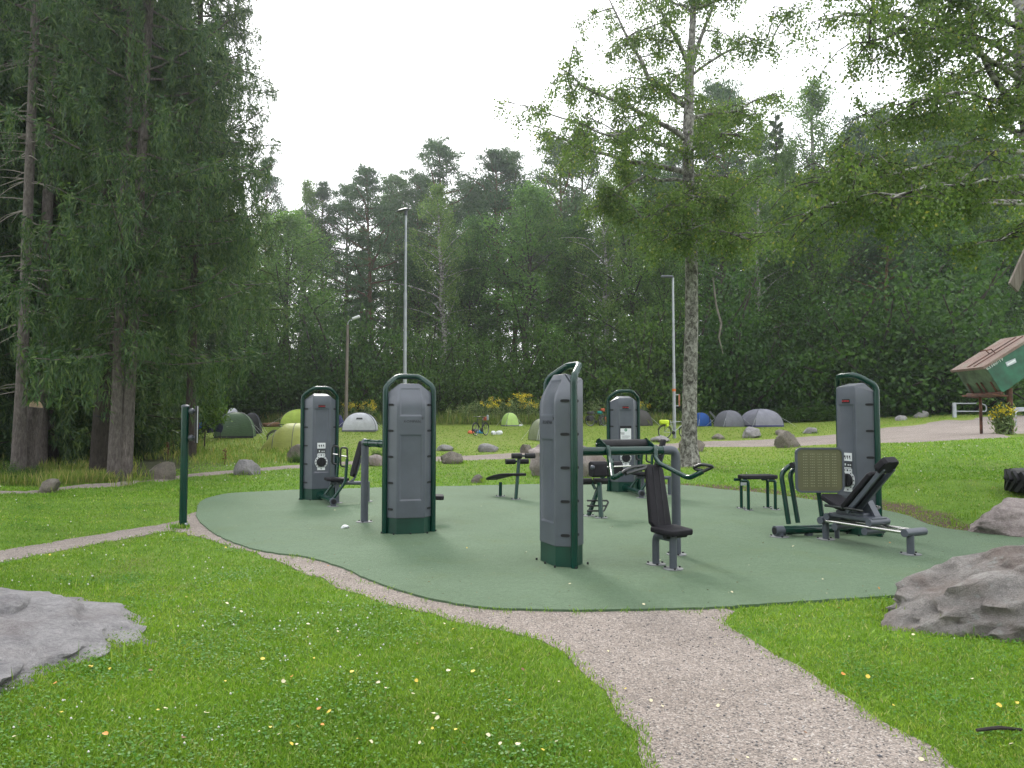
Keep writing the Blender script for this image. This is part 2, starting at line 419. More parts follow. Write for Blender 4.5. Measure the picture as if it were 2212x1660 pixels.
MT['olive_plate'] = simple('olive_foot_plate', (.098, .098, .044), .5, var=.08, scale=4)
MT['pole_grey'] = simple('grey_lamp_pole', (.36, .38, .41), .45, metal=.3, var=.12, scale=3)
MT['wood_pole'] = mk_bark('weathered_wood', [(.3, (.10, .085, .07)), (.6, (.21, .185, .16)), (.8, (.30, .27, .24))], (10, 10, .6), .3)
MT['concrete_disc'] = simple('footing_plate', (.20, .21, .21), .7, var=.2)
MT['spruce_bark'] = mk_bark('spruce_bark', [(.3, (.05, .042, .038)), (.55, (.13, .112, .105)), (.8, (.235, .21, .20))], (7, 7, 2.2))
MT['dark_bark'] = mk_bark('dark_bark', [(.3, (.02, .017, .014)), (.6, (.055, .046, .038)), (.8, (.10, .085, .07))], (7, 7, 2.2))
MT['pine_bark'] = mk_bark('red_pine_bark', [(.3, (.05, .030, .018)), (.55, (.125, .072, .040)), (.8, (.21, .125, .070))], (6, 6, 2))
MT['birch_bark'] = mk_bark('birch_bark', [(.36, (.016, .014, .012)), (.44, (.085, .078, .07)), (.52, (.30, .29, .27)), (.75, (.52, .51, .48))], (2.2, 2.2, 5.0), .5, nscale=1.7)
MT['birch_low'] = mk_bark('furrowed_birch_bark', [(.34, (.03, .027, .023)), (.46, (.13, .125, .11)), (.58, (.30, .295, .27)), (.8, (.52, .51, .48))], (4.5, 4.5, 3.4), 1.0, nscale=2.0)
MT['branch'] = simple('dark_branch', (.035, .028, .024), .9, var=.3)
MT['dead_twig'] = simple('dead_twig', (.20, .175, .155), .9, var=.25)
MT['cut_wood'] = simple('cut_wood', (.42, .31, .20), .8, var=.2, scale=12)
G1 = [(0, (.028, .066, .010)), (.5, (.050, .105, .016)), (.9, (.082, .145, .022)), (1, (.16, .18, .03))]
MT['leaf_broad'] = leaf_mat('broadleaf_foliage', [(0, (0.031, 0.082, 0.017)), (.5, (0.056, 0.131, 0.024)), (1, (0.096, 0.186, 0.035))], .5)
MT['leaf_broad_pale'] = leaf_mat('pale_broadleaf_foliage', [(0, (0.056, 0.127, 0.030)), (.5, (0.098, 0.195, 0.044)), (1, (0.150, 0.260, 0.058))], .5, .5, .12)
MT['leaf_birch'] = leaf_mat('birch_foliage', [(0, (0.057, 0.114, 0.029)), (.5, (0.099, 0.176, 0.041)), (1, (0.156, 0.243, 0.060))], .5)
MT['leaf_birch_near'] = leaf_mat('birch_leaves', [(0, (0.064, 0.114, 0.032)), (.55, (0.107, 0.168, 0.045)), (.95, (0.152, 0.216, 0.062)), (1, (0.304, 0.284, 0.075))], .55, .40, .0)
MT['leaf_pine'] = leaf_mat('pine_needles', [(0, (0.029, 0.070, 0.026)), (.5, (0.052, 0.108, 0.039)), (1, (0.091, 0.155, 0.055))], .25)
MT['leaf_spruce'] = leaf_mat('spruce_needles', [(0, (0.027, 0.059, 0.026)), (.5, (0.053, 0.101, 0.040)), (1, (0.116, 0.165, 0.051))], .35, .55, .2)
MT['leaf_bush'] = leaf_mat('bush_foliage', [(0, (0.026, 0.066, 0.014)), (.5, (0.047, 0.108, 0.018)), (1, (0.080, 0.151, 0.025))])
MT['leaf_fern'] = leaf_mat('fern_foliage', [(0, (.040, .090, .012)), (.5, (.065, .130, .018)), (1, (.100, .175, .026))], .4)
MT['grass'] = leaf_mat('grass_blades', [(0, (0.095, 0.196, 0.018)), (.4, (0.137, 0.265, 0.024)), (.8, (0.189, 0.329, 0.037)), (.93, (0.265, 0.360, 0.081)), (1, (0.359, 0.360, 0.172))], .35, .5, 0, patch=(1.465, 1.186, 1.521))
MT['clover'] = leaf_mat('clover_leaves', [(0, (.060, .150, .014)), (.6, (.085, .195, .018)), (1, (.12, .24, .026))], .3, .5, 0)
MT['tall_grass'] = leaf_mat('tall_grass', [(0, (.10, .165, .028)), (.55, (.16, .225, .045)), (.85, (.27, .27, .09)), (1, (.40, .33, .16))], .45, .6, .1)
MT['weed'] = leaf_mat('weed_foliage', [(0, (.12, .185, .06)), (.5, (.18, .25, .09)), (1, (.27, .32, .15))], .3, .6, .1)
MT['yellow_flower'] = simple('yellow_flowers', (.72, .58, .02), .7, var=.2)
MT['white_flower'] = simple('white_clover_heads', (.62, .62, .56), .7, var=.1)
MT['rust_weed'] = leaf_mat('rusty_dock', [(0, (.06, .025, .015)), (1, (.14, .06, .03))], .2)

# ------------------------------------------------------------------ outlines of paths
def polyw(px): return [tuple(F(*p))[:2] for p in px]
GRAVEL = polyw([(1400,1660),(1382,1625),(1345,1552),(1300,1498),(1250,1440),(1215,1404),(1165,1380),(1100,1364),(1010,1350),(930,1327),(845,1306),(760,1277),(690,1250),
   (644,1229),(590,1209),(512,1188),(441,1162),(375,1146),(200,1178),(0,1215),(-150,1245),(-150,1212),(0,1190),(200,1157),(383,1127),(424,1106),(520,1140),(800,1225),(1000,1290),
   (1300,1310),(1500,1300),(1590,1322),(1566,1342),(1615,1378),(1671,1412),(1761,1461),(1844,1510),(1919,1562),(2009,1615),(2084,1660)]) + [(2.6, .5), (2.8, -5), (-.2, -5), (.25, 1.0)]
_rng0 = np.random.default_rng(5)
def jag(poly, amp, step=.18):
    out = []
    for (a, b) in zip(poly, poly[1:] + poly[:1]):
        L = math.hypot(b[0] - a[0], b[1] - a[1]); n = max(1, int(L / step))
        for k in range(n):
            t = k / n; j = _rng0.normal(0, amp, 2)
            out.append((a[0] + (b[0] - a[0]) * t + j[0], a[1] + (b[1] - a[1]) * t + j[1]))
    return out
GRAVEL = jag(GRAVEL, .03)
gravel_sd = GridSD(GRAVEL, -14, 14, -6, 24, .06)
_th0 = th
def th(x, y):
    z = _th0(x, y); x = np.asarray(x, float); y = np.asarray(y, float)
    near = (y < 17) & (np.abs(x) < 12) & (y > -6)
    if np.any(near):
        z = np.array(z, float); xs, ys = x[near], y[near]
        sd = np.minimum(pad_sd( xs, ys), gravel_sd( xs, ys))
        rel = .04 * np.sin(xs * 1.7 + .6) * np.sin(ys * 1.3 + 1) + .025 * np.sin(xs * 3.1 + ys * 2.3) + .05
        z[near] = z[near] + rel * sm(.05, .9, sd) - .03 * sm(-.05, -.2, sd)
    return z
BACKEDGE = [((-90,1076),(-90,1070)),((0,1068),(0,1063)),((122,1061),(122,1057)),((290,1047),(290,1042)),((405,1033),(405,1026)),((496,1024),(496,1017)),((564,1019),(564,1012)),
   ((649,1012),(649,1005)),((760,1004),(760,997)),((860,1000),(860,991)),((994,996),(994,985)),((1159,987),(1159,976)),((1300,979),(1300,967)),((1420,973),(1420,960)),((1525,967),(1525,953)),
   ((1684,966),(1684,947)),((1801,961),(1801,938)),((1901,958.5),(1901,925)),((2079,952),(2024,910)),((2212,945),(2152,899)),((2330,939),(2290,892))]
def cr_pts(ps, n=6):
    out = []
    for i in range(len(ps) - 1):
        p0, p1, p2, p3 = ps[max(i - 1, 0)], ps[i], ps[i + 1], ps[min(i + 2, len(ps) - 1)]
        for k in range(n):
            t = k / n
            out.append(tuple(.5 * (2 * p1[j] + (-p0[j] + p2[j]) * t + (2 * p0[j] - 5 * p1[j] + 4 * p2[j] - p3[j]) * t * t + (-p0[j] + 3 * p1[j] - 3 * p2[j] + p3[j]) * t ** 3) for j in range(2)))
    out.append(ps[-1]); return out
NE = cr_pts([tuple(G(*a))[:2] for a, b in BACKEDGE]); FE = cr_pts([tuple(G(*b))[:2] for a, b in BACKEDGE])
NE = [(x + _rng0.normal(0, .04), y + _rng0.normal(0, .05)) for x, y in NE]; FE = [(x + _rng0.normal(0, .05), y + _rng0.normal(0, .06)) for x, y in FE]
BACK = NE + FE[::-1]
back_sd = GridSD(BACK, -20, 45, 10, 60, .12)
FOREST = [(-60, 12), (-13.5, 15.5), (-9.6, 17.0), (-8.2, 18.6), (-8.8, 23), (-12.5, 30), (-17.5, 37), (-19, 46), (-15, 52), (-5, 54), (8, 54), (18, 53.5), (26, 53), (33, 56), (60, 62), (400, 70), (400, 400), (-400, 400), (-400, 12)]

# ------------------------------------------------------------------ the setting
def axis_grid(neg, pos, h0, g):
    def side(L):
        out = []; x = 0; h = h0
        while x < L: x += h; h *= g; out.append(x)
        return out
    return np.array([-k for k in side(neg)][::-1] + [0] + side(pos))
gx = axis_grid(400, 400, .16, 1.032); gy = np.concatenate([np.arange(-40, 0, 4.0), np.arange(0, 20, .16), 20 + axis_grid(0, 480, .22, 1.028)[1:] - .0])
X, Y = np.meshgrid(gx, gy); Z = th(X.ravel(), Y.ravel()).reshape(X.shape)
ny, nx = X.shape
idx = np.arange(nx * ny).reshape(ny, nx)
Q = np.stack([idx[:-1, :-1], idx[:-1, 1:], idx[1:, 1:], idx[1:, :-1]], -1).reshape(-1, 4)
me = big_mesh('ground', np.stack([X, Y, Z], -1).reshape(-1, 3), Q)
fsd = poly_sd(FOREST, X.ravel(), Y.ravel())
psd = np.where((Y.ravel() < 24) & (np.abs(X.ravel()) < 16), pad_sd( X.ravel(), Y.ravel()), 9)
col = np.zeros((nx * ny, 4), np.float32); col[:, 3] = 1
col[:, 0] = sm(1.0, -1.5, fsd)
col[:, 1] = sm(17, 30, Y.ravel()) * .85
bare = sm(1.1, .15, psd) * sm(1.5, 4, X.ravel()) * sm(6.5, 9, Y.ravel())
bsd = np.hypot(X.ravel() - 5.55, (Y.ravel() - 22)) ; bare = np.maximum(bare, .62 * sm(2.2, .8, bsd))
col[:, 2] = bare
ca = me.color_attributes.new('cover', 'FLOAT_COLOR', 'POINT'); ca.data.foreach_set('color', col.ravel())
me.polygons.foreach_set('use_smooth', np.ones(len(me.polygons), bool))
tag(link('ground', me, MT['ground']), kind='structure')
def flat_sheet(name, poly, z, mat, drop=0.0):
    bm = bmesh.new(); vs = [bm.verts.new((x, y, z)) for x, y in poly]
    f = bm.faces.new(vs)
    if f.normal.z < 0: f.normal_flip()
    bm.normal_update()
    if f.normal.z < 0: f.normal_flip()
    if drop:
        r = bmesh.ops.extrude_edge_only(bm, edges=list(f.edges))
        for v in [g for g in r['geom'] if isinstance(g, bmesh.types.BMVert)]: v.co.z = z - drop
    bmesh.ops.triangulate(bm, faces=[f])
    me = bpy.data.meshes.new(name); bm.to_mesh(me); bm.free()
    return tag(link(name, me, mat), kind='structure')
flat_sheet('gravel_path', GRAVEL, .004, MT['gravel'], .08)
flat_sheet('turf_pad', jag(PAD, .006, .07), .022, MT['turf'], .05)
# gravel road behind the pad, laid over the ground
k = 7; V = []; Qs = []
for (a, b) in zip(NE, FE):
    for j in range(k):
        t = j / (k - 1); V.append((a[0] + (b[0] - a[0]) * t, a[1] + (b[1] - a[1]) * t))
V = np.array(V); Vz = th(V[:, 0], V[:, 1]) + .014 + .02 * np.tile(np.array([-1.2, .4, 1, 1, 1, .4, -1.2]), len(NE))
n = len(NE)
for i in range(n - 1):
    for j in range(k - 1): Qs.append((i * k + j, (i + 1) * k + j, (i + 1) * k + j + 1, i * k + j + 1))
me = big_mesh('gravel_road', np.column_stack([V, Vz]), np.array(Qs)); 
if me.polygons[0].normal.z < 0: me.flip_normals()
me.polygons.foreach_set('use_smooth', np.ones(len(me.polygons), bool))
tag(link('gravel_road', me, MT['gravel_far']), kind='structure')

# ------------------------------------------------------------------ rocks
from mathutils import noise as mn
ROCKS = []      # (x, y, rx, ry) kept free of grass
def rock_mesh(name, sx, sy, sz, seed, sub=4, amp=.28, facet=.5, tilt=0.0, fine=.05, layer=0.0):
    bm = bmesh.new(); bmesh.ops.create_icosphere(bm, subdivisions=sub, radius=1)
    rng = random.Random(seed); off = Vector((rng.uniform(-50, 50), rng.uniform(-50, 50), rng.uniform(-50, 50)))
    planes = []
    for _ in range(int(7 + facet * 8)):
        d = Vector((rng.gauss(0, 1), rng.gauss(0, 1), rng.gauss(0, .8) + .25)).normalized(); planes.append((d, rng.uniform(.62, .92)))
    for v in bm.verts:
        p = v.co.copy()
        p *= 1 + amp * mn.noise(p * 1.1 + off) + amp * .4 * mn.noise(p * 2.7 + off)
        for d, h in planes:
            e = p.dot(d) - h
            if e > 0: p -= d * e * facet * 1.3
        p *= 1 + fine * mn.noise(p * 7 + off) + fine * .6 * mn.noise(p * 15 + off) + fine * .5 * abs(mn.noise(p * 4 + off * 2))
        if layer:
            q = Vector((p.x * 1.2 + p.y * .5, p.y * 1.6, p.z * 9 + p.x * 2.2)); e = mn.noise(q * 2.1 + off) + .6 * mn.noise(q * 4.7 + off)
            p += v.co.normalized() * layer * e - v.co.normalized() * layer * 1.6 * max(0, .25 - abs(mn.noise(Vector((p.x * 2.2, p.y * 3.4, p.z * 5)) + off)) * 2.2)
        p.z += tilt * p.x
        v.co = Vector((p.x * sx, p.y * sy, p.z * sz))
    me = bpy.data.meshes.new(name); bm.to_mesh(me); bm.free()
    me.polygons.foreach_set('use_smooth', [True] * len(me.polygons)); me.set_sharp_from_angle(angle=math.radians(50))
    return me
def rock(x0, x1, ytop, ybot, mat, label, seed, depth=.9, facet=.5, tilt=0.0, group=None, amp=.30):
    facet = min(1.0, facet + .3)
    """a boulder that spans picture columns x0..x1 and rows ytop..ybot"""
    g = G((x0 + x1) / 2, ybot - 1); d = g.y
    wdt = (x1 - x0) * d / FPX; h = (ybot - ytop) * d / FPX
    c = (g.x, g.y + wdt * depth * .4, tz(g.x, g.y + wdt * depth * .4))
    me = rock_mesh('boulder', wdt * .55, wdt * .55 * depth, h * .72, seed, 3 if wdt < .8 else 4, facet=facet, tilt=tilt, amp=amp)
    o = link('boulder', me, mat); o.location = (c[0], c[1], g.z + h * .30)
    ROCKS.append((c[0], c[1], wdt * .5, wdt * .5 * depth))
    return tag(o, label, 'rock', group or 'boulders lined along the paths')
B_, R_, K_ = MT['rock_brown'], MT['rock_grey'], MT['rock_pink']
rock(75,122,1033,1067,B_,'small angular pale rock at the far left path, in front of the sawn stump',1,.7,.9,.25)
rock(312,376,993,1040,B_,'pointed tan boulder on the grass left of the green sign post',2,.7,.7)
rock(495,552,995,1028,R_,'blocky pale grey boulder beside the path, left of the leftmost machine',3,.8,.9)
rock(616,664,964,998,B_,'brown boulder half hidden behind the leftmost machine, below the olive tent',4,.8,.4)
rock(793,832,984,1008,K_,'pinkish low rock between the grey post and the second machine',5,.8,.4)
rock(945,999,974,1004,B_,'tan blocky boulder by the path just right of the second machine',6,.8,.9)
rock(940,979,962,976,R_,'flat dark grey rock behind the tan boulder right of the second machine',7,.9,.3)
rock(1015,1043,1028,1045,B_,'small brown rock on the lawn left of the sit-up bench',8,.8,.8)
rock(1034,1074,959,978,R_,'round grey rock behind the path, below the upright bicycle',9,.8,.3)
rock(1121,1151,957,982,B_,'upright tan rock with a flat top behind the sit-up bench rollers',10,.8,.9)
rock(1138,1298,940,1032,K_,'large pink boulder leaning behind the nearest machine',11,.6,.6,-.15)
rock(1412,1446,943,957,R_,'grey rock in front of the bicycle by the pole, left of the birch',12,.8,.4)
rock(1468,1527,946,977,B_,'brown boulder right behind the foot of the birch trunk',13,.6,.4)
rock(1539,1568,938,951,B_,'small low rock right of the birch on the far lawn',14,.9,.3)
rock(1604,1647,923,948,R_,'pale grey boulder in front of the lavender tent',15,.8,.6)
rock(1678,1705,928,941,B_,'small brown rock behind the dark boulder on the gravel road edge',16,.8,.3)
rock(1683,1735,935,968,B_,'dark brown boulder at the near edge of the gravel road',17,.7,.5,-.1)
rock(1738,1770,924,938,R_,'flat grey rock left of the rightmost machine on the lawn',18,.7,.4)
rock(1938,1964,897,910,R_,'small pale rock beyond the gravel road, right of the rightmost machine',19,.8,.3)
rock(1979,2012,890,903,R_,'rounded pale rock beyond the gravel road, left of the metal gate',20,.8,.3)
rock(944,966,885,899,R_,'pale round rock at the far lawn edge behind the second machine',21,.8,.3)
def big_rock(name, cx, cy, sx, sy, sz, zc, mat, label, seed, rot=0.0, **kw):
    me = rock_mesh(name, sx, sy, sz, seed, 6, **kw); o = link(name, me, mat); o.location = (cx, cy, zc); o.rotation_euler = (0, 0, rot)
    ROCKS.append((cx, cy, max(sx, sy) * .8, min(sx, sy) * .8)); return tag(o, label, 'rock')
big_rock('rock_outcrop', -4.72, 4.82, 2.55, 1.85, .70, -.20, MT['rock_slab'], 'pale grey smooth bedrock outcrop in the lawn at the lower left corner', 31, -.25, amp=.18, facet=.25, fine=.05, layer=.04)
big_rock('boulder', 5.2, 5.7, 2.5, 1.25, .80, .0, MT['rock_dark'], 'big lichen covered boulder at the right edge beside the gravel path', 32, .12, amp=.30, facet=.6, fine=.075, tilt=.22, layer=.010)
big_rock('boulder', 7.35, 10.15, 1.45, .85, .62, -.05, MT['rock_pink'], 'pink granite boulder behind the right end of the turf pad', 33, -.1, amp=.2, facet=.7, fine=.045, layer=.003)

# ------------------------------------------------------------------ grass, clover, pebbles (uncountable)
rng = np.random.default_rng(11)
def free(x, y, m=0.0):
    ok = pad_sd( x, y) > .02 + m
    ok &= gravel_sd( x, y) > -.02 + m + rng.normal(0, .05, len(x))
    ok &= back_sd( x, y) > -.04
    for rx_, ry_, a, b in ROCKS: ok &= ((x - rx_) / (a * .9)) ** 2 + ((y - ry_) / (b * .9)) ** 2 > 1
    return ok
def scatter(n, d0, d1, p=2.0, spread=.78):
    u = rng.random(n)
    y = (d0 ** (1 - p) + u * (d1 ** (1 - p) - d0 ** (1 - p))) ** (1 / (1 - p)) if p != 1 else d0 * (d1 / d0) ** u
    x = rng.uniform(-1, 1, n) * (spread * y + .6); return x, y
def blades(x, y, h, wd, lean=.5, tri=False):
    n = len(x); z = th(x, y); a = rng.uniform(0, 2 * PI, n); b = rng.uniform(0, 2 * PI, n)
    L = np.abs(rng.normal(0, lean, n)) * h
    base = np.column_stack([x, y, z - .004]); s = np.column_stack([np.cos(a) * wd / 2, np.sin(a) * wd / 2, np.zeros(n)])
    tip = base + np.column_stack([np.cos(b) * L, np.sin(b) * L, h])
    if tri: return np.stack([base - s, base + s, tip], 1).reshape(-1, 3), np.arange(3 * n).reshape(n, 3)
    mid = base * .5 + tip * .5 + np.column_stack([np.zeros(n), np.zeros(n), h * .14])
    return np.stack([base, mid + s, tip, mid - s], 1).reshape(-1, 3), np.arange(4 * n).reshape(n, 4)
def tuft_noise(x, y):
    return np.array([mn.noise(Vector((a * 1.3, b * 1.3, 3.3))) + .5 * mn.noise(Vector((a * 4, b * 4, 7.7))) for a, b in zip(x, y)])
x, y = scatter(330000, 2.6, 15.0, 1.75); k = free(x, y); x, y = x[k], y[k]
tn = tuft_noise(x[::4], y[::4]).repeat(4)[:len(x)]
tn = np.pad(tn, (0, len(x) - len(tn)), constant_values=0)
h = (.026 + .011 * tn + .009 * rng.random(len(x))) * (1 + .04 * np.maximum(y - 8, 0)); wd = .0035 + .0011 * y * .75
right = (x > .2) & (y < 8); keep = ~(right & (rng.random(len(x)) < .25))
x, y, h, wd = x[keep], y[keep], h[keep], wd[keep]
V, Qb = blades(x, y, h, wd, .8)
tag(link('lawn_grass', big_mesh('lawn_grass', V, Qb), MT['grass']), 'short mown green lawn grass around the turf pad', 'grass', kind='stuff')
x, y = scatter(120000, 14.0, 54.0, 1.6, .72); k = free(x, y) & (poly_sd(FOREST, x, y) > -1); x, y = x[k], y[k]
V, Qb = blades(x, y, .03 + .03 * rng.random(len(x)), .012 + .0009 * y, .9, True)
tag(link('meadow_grass', big_mesh('meadow_grass', V, Qb), MT['grass']), 'sunlit mown grass of the camping lawn beyond the path', 'grass', kind='stuff')
# clover leaf patches and flower heads
cx, cy = scatter(420, 2.6, 13, 1.7); k = free(cx, cy, .1); cx, cy = cx[k], cy[k]
x = np.concatenate([cx + rng.normal(0, .13, len(cx)) for _ in range(90)]); y = np.concatenate([cy + rng.normal(0, .13, len(cy)) for _ in range(90)])
k = free(x, y, .02) & (y > 2.3); x, y = x[k], y[k]
cen = np.column_stack([x, y, th(x, y) + .018 + .022 * rng.random(len(x))])
ax = np.column_stack([rng.normal(0, 1, (len(x), 2)), rng.normal(.15, .25, len(x))]); ax = unit(ax)
nb = unit(np.cross(ax, np.tile([0, 0, 1.], (len(x), 1)) + rng.normal(0, .3, (len(x), 3))))
s_ = (.0045 + .0035 * rng.random(len(x)))[:, None] * (1 + .05 * y[:, None])
V = np.stack([cen - ax * s_, cen + nb * s_, cen + ax * s_, cen - nb * s_], 1).reshape(-1, 3)
tag(link('clover', big_mesh('clover', V, np.arange(len(V)).reshape(-1, 4)), MT['clover']), 'low clover leaves growing in patches in the lawn', 'clover', kind='stuff')
x, y = scatter(1700, 2.8, 24, .8); k = free(x, y, .05) & (tuft_noise(x * .7, y * .7) > .22); x, y = x[k], y[k]
r = .004 + .0008 * y
oct_ = np.array([(1, 0, 0), (-1, 0, 0), (0, 1, 0), (0, -1, 0), (0, 0, 1.1), (0, 0, -1.1)]); of = np.array([(0, 2, 4), (2, 1, 4), (1, 3, 4), (3, 0, 4), (2, 0, 5), (1, 2, 5), (3, 1, 5), (0, 3, 5)])
cen = np.column_stack([x, y, th(x, y) + .05])
V = (cen[:, None, :] + oct_[None] * (r * rng.uniform(.6, 1.1, len(x)))[:, None, None]).reshape(-1, 3)
tag(link('clover_flowers', big_mesh('clover_flowers', V, (of[None] + 6 * np.arange(len(x))[:, None, None]).reshape(-1, 3)), MT['white_flower']), 'tiny white clover flower heads dotted over the lawn', 'flowers', kind='stuff')
# loose stones on the gravel
n = 26000; x, y = scatter(n, 2.4, 9.5, 1.6, .75); k = gravel_sd( x, y) < -.02; k &= pad_sd( x, y) > .03; x, y = x[k], y[k]
r = np.abs(rng.normal(.002, .0022, len(x))) + .0016 + .006 * (rng.random(len(x)) < .025)
V = oct_[None] * rng.uniform(.6, 1.3, (len(x), 6, 1)) * (r[:, None, None] * np.array([1, 1, .7])) ; a = rng.uniform(0, 6.3, len(x)); ca_, sa_ = np.cos(a)[:, None], np.sin(a)[:, None]
V = np.stack([V[..., 0] * ca_ - V[..., 1] * sa_, V[..., 0] * sa_ + V[..., 1] * ca_, V[..., 2]], -1) + np.column_stack([x, y, np.full(len(x), .006)])[:, None, :]
def mk_pebble():
    m, nt, b = new_mat('loose_stones'); g = _n(nt, 'ShaderNodeNewGeometry')
    nt.links.new(ramp(nt, g.outputs['Random Per Island'], [(0, (.07, .07, .08)), (.25, (.17, .16, .155)), (.6, (.26, .23, .21)), (.9, (.34, .31, .29)), (1, (.48, .46, .44))]), b.inputs['Base Color'])
    b.inputs['Roughness'].default_value = .85; return m
tag(link('loose_gravel', big_mesh('loose_gravel', V.reshape(-1, 3), (of[None] + 6 * np.arange(len(x))[:, None, None]).reshape(-1, 3)), mk_pebble()), 'loose pinkish gravel stones on the path', 'gravel', kind='stuff')


# ------------------------------------------------------------------ exercise machines
def z1(u, v): return 345.6 + .3126 * u, 777.7 + .3126 * v
def z2(u, v): return 993.7 + .3123 * u, 734.5 + .3123 * v
def z3(u, v): return 1555.3 + .2707 * u, 777.7 + .2707 * v
def c3(u, v): return 1244.3 + .12492 * u, 933.2 + .12492 * v
def c8(u, v): return 1036.9 + .1172 * u, 933.2 + .1172 * v
PADZ = .022
HW = .300
def ring_front(z, hw, fw, dp): return [(-hw, .004, z), (-fw, dp, z), (fw, dp, z), (hw, .004, z)]
def shell_mesh(front):
    """half of the tower body: columns edge, corner, panel line, panel line, corner, edge"""
    bm = bmesh.new()
    if front:   # z and y of the panel lines, half width, z, y of the corner, z of the edge
        low = [(z, .19, .167, z, .19, z) for z in (.205, .24, .50, 1.30, 1.60, 1.70)]
        rows = low + [(1.918, .19, .165, 1.912, .19, 1.845), (1.938, .182, .160, 1.930, .18, 1.850), (1.957, .12, .152, 1.946, .12, 1.853), (1.98, .010, .146, 1.968, .010, 1.857)]
    else:
        low = [(z, -.15, .185, z, -.15, z) for z in (.205, .24, .43, 1.30, 1.40, 1.54)]
        rows = low + [(1.64, -.15, .185, 1.63, -.15, 1.62), (1.70, -.146, .185, 1.685, -.145, 1.67), (1.75, -.134, .184, 1.73, -.132, 1.71), (1.79, -.117, .183, 1.765, -.114, 1.74), (1.83, -.095, .181, 1.80, -.092, 1.77), (1.92, -.045, .170, 1.885, -.045, 1.815), (1.98, -.010, .150, 1.962, -.010, 1.845)]
    R = []; e = .004 if front else -.004
    for zc, yc, fw, zk, yk, ze in rows:
        cols = [(-HW, e, ze), (-fw, yk, zk), (-fw * .80, yc, zc), (fw * .80, yc, zc), (fw, yk, zk), (HW, e, ze)]
        R.append([bm.verts.new(c) for c in cols])
    mid = []
    for i in range(len(R) - 1):
        for k in range(5):
            f = bm.faces.new((R[i][k], R[i][k + 1], R[i + 1][k + 1], R[i + 1][k]))
            if k == 2: mid.append(f)
    bm.faces.new(R[0][::-1])
    bm.faces.new([r[0] for r in R] + R[-1][1:5] + [r[5] for r in R[::-1]])
    bmesh.ops.recalc_face_normals(bm, faces=bm.faces)
    if front: groups = [[mid[i] for i in (2, 3, 4)]]
    else: groups = [[mid[2]], [mid[i] for i in range(5, 11)]]
    for g in groups:
        bmesh.ops.inset_region(bm, faces=g, thickness=.020, depth=-.012, use_even_offset=True, use_boundary=True)
    me = bpy.data.meshes.new('shell'); bm.to_mesh(me); bm.free()
    me.polygons.foreach_set('use_smooth', [True] * len(me.polygons)); me.set_sharp_from_angle(angle=math.radians(38))
    return me
_front, _rear = shell_mesh(True), shell_mesh(False)
_hoop = M().tube(fillet([(-.322, 0, .0), (-.323, 0, 1.935), (-.150, .165, 2.082), (.150, .165, 2.082), (.323, 0, 1.935), (.323, 0, .0)], .075, 7), .0365, 16).mesh('hoop', 60)
_pl = [(-.286, -.01), (-.18, -.142), (.18, -.142), (.286, -.01), (.286, .01), (.16, .182), (-.16, .182), (-.286, .01)]
_plinth = M().prism(_pl, .0, .212).mesh('plinth', 30)
def slot_mesh():
    pts = [(.048 * math.copysign(abs(math.cos(a)) ** .6, math.cos(a)), .0155 * math.copysign(abs(math.sin(a)) ** .6, math.sin(a))) for a in [2 * PI * (k + .5) / 16 for k in range(16)]]
    m = M(); m.loft([[(x, 0, z) for x, z in pts], [(x, .004, z) for x, z in pts], [(x * .8, .004, z * .7) for x, z in pts], [(x * .75, -.006, z * .6) for x, z in pts]])
    return m.mesh('slot', 30)
_slot = slot_mesh()
_bolt = M().tube([(0, 0, 0), (0, 0, .022)], .011, 6).mesh('bolt', 30)
_kompan = text_mesh('KOMPAN', .052, .0022, 1.05)
_kompan_red = text_mesh('KOMPAN', .029, .001, 1.0)
_disc = M().tube([(0, 0, 0), (0, 0, .006)], 1.0, 20).mesh('disc', 30)
def spot(name, me, mat, root, loc, rot=(0, 0, 0), scale=(1, 1, 1)):
    o = link(name, me, mat, root); o.location = loc; o.rotation_euler = rot; o.scale = scale; return o
def with_mat(me, mat):
    c = me.copy(); c.materials.clear(); c.materials.append(mat); return c
_kompan_dark = with_mat(_kompan, MT['emboss']); _kompan_r = with_mat(_kompan_red, MT['red'])
def man_mark():
    m = M(); m.tube([(0, 0, .0), (.012, 0, .02), (.004, 0, .036)], .003, 5); m.tube([(-.01, 0, .03), (.012, 0, .02), (.022, 0, .032)], .0028, 5); m.ball((.006, 0, .046), .006, 6, 4); return m.mesh('man_mark')
_man = with_mat(man_mark(), MT['emboss'])
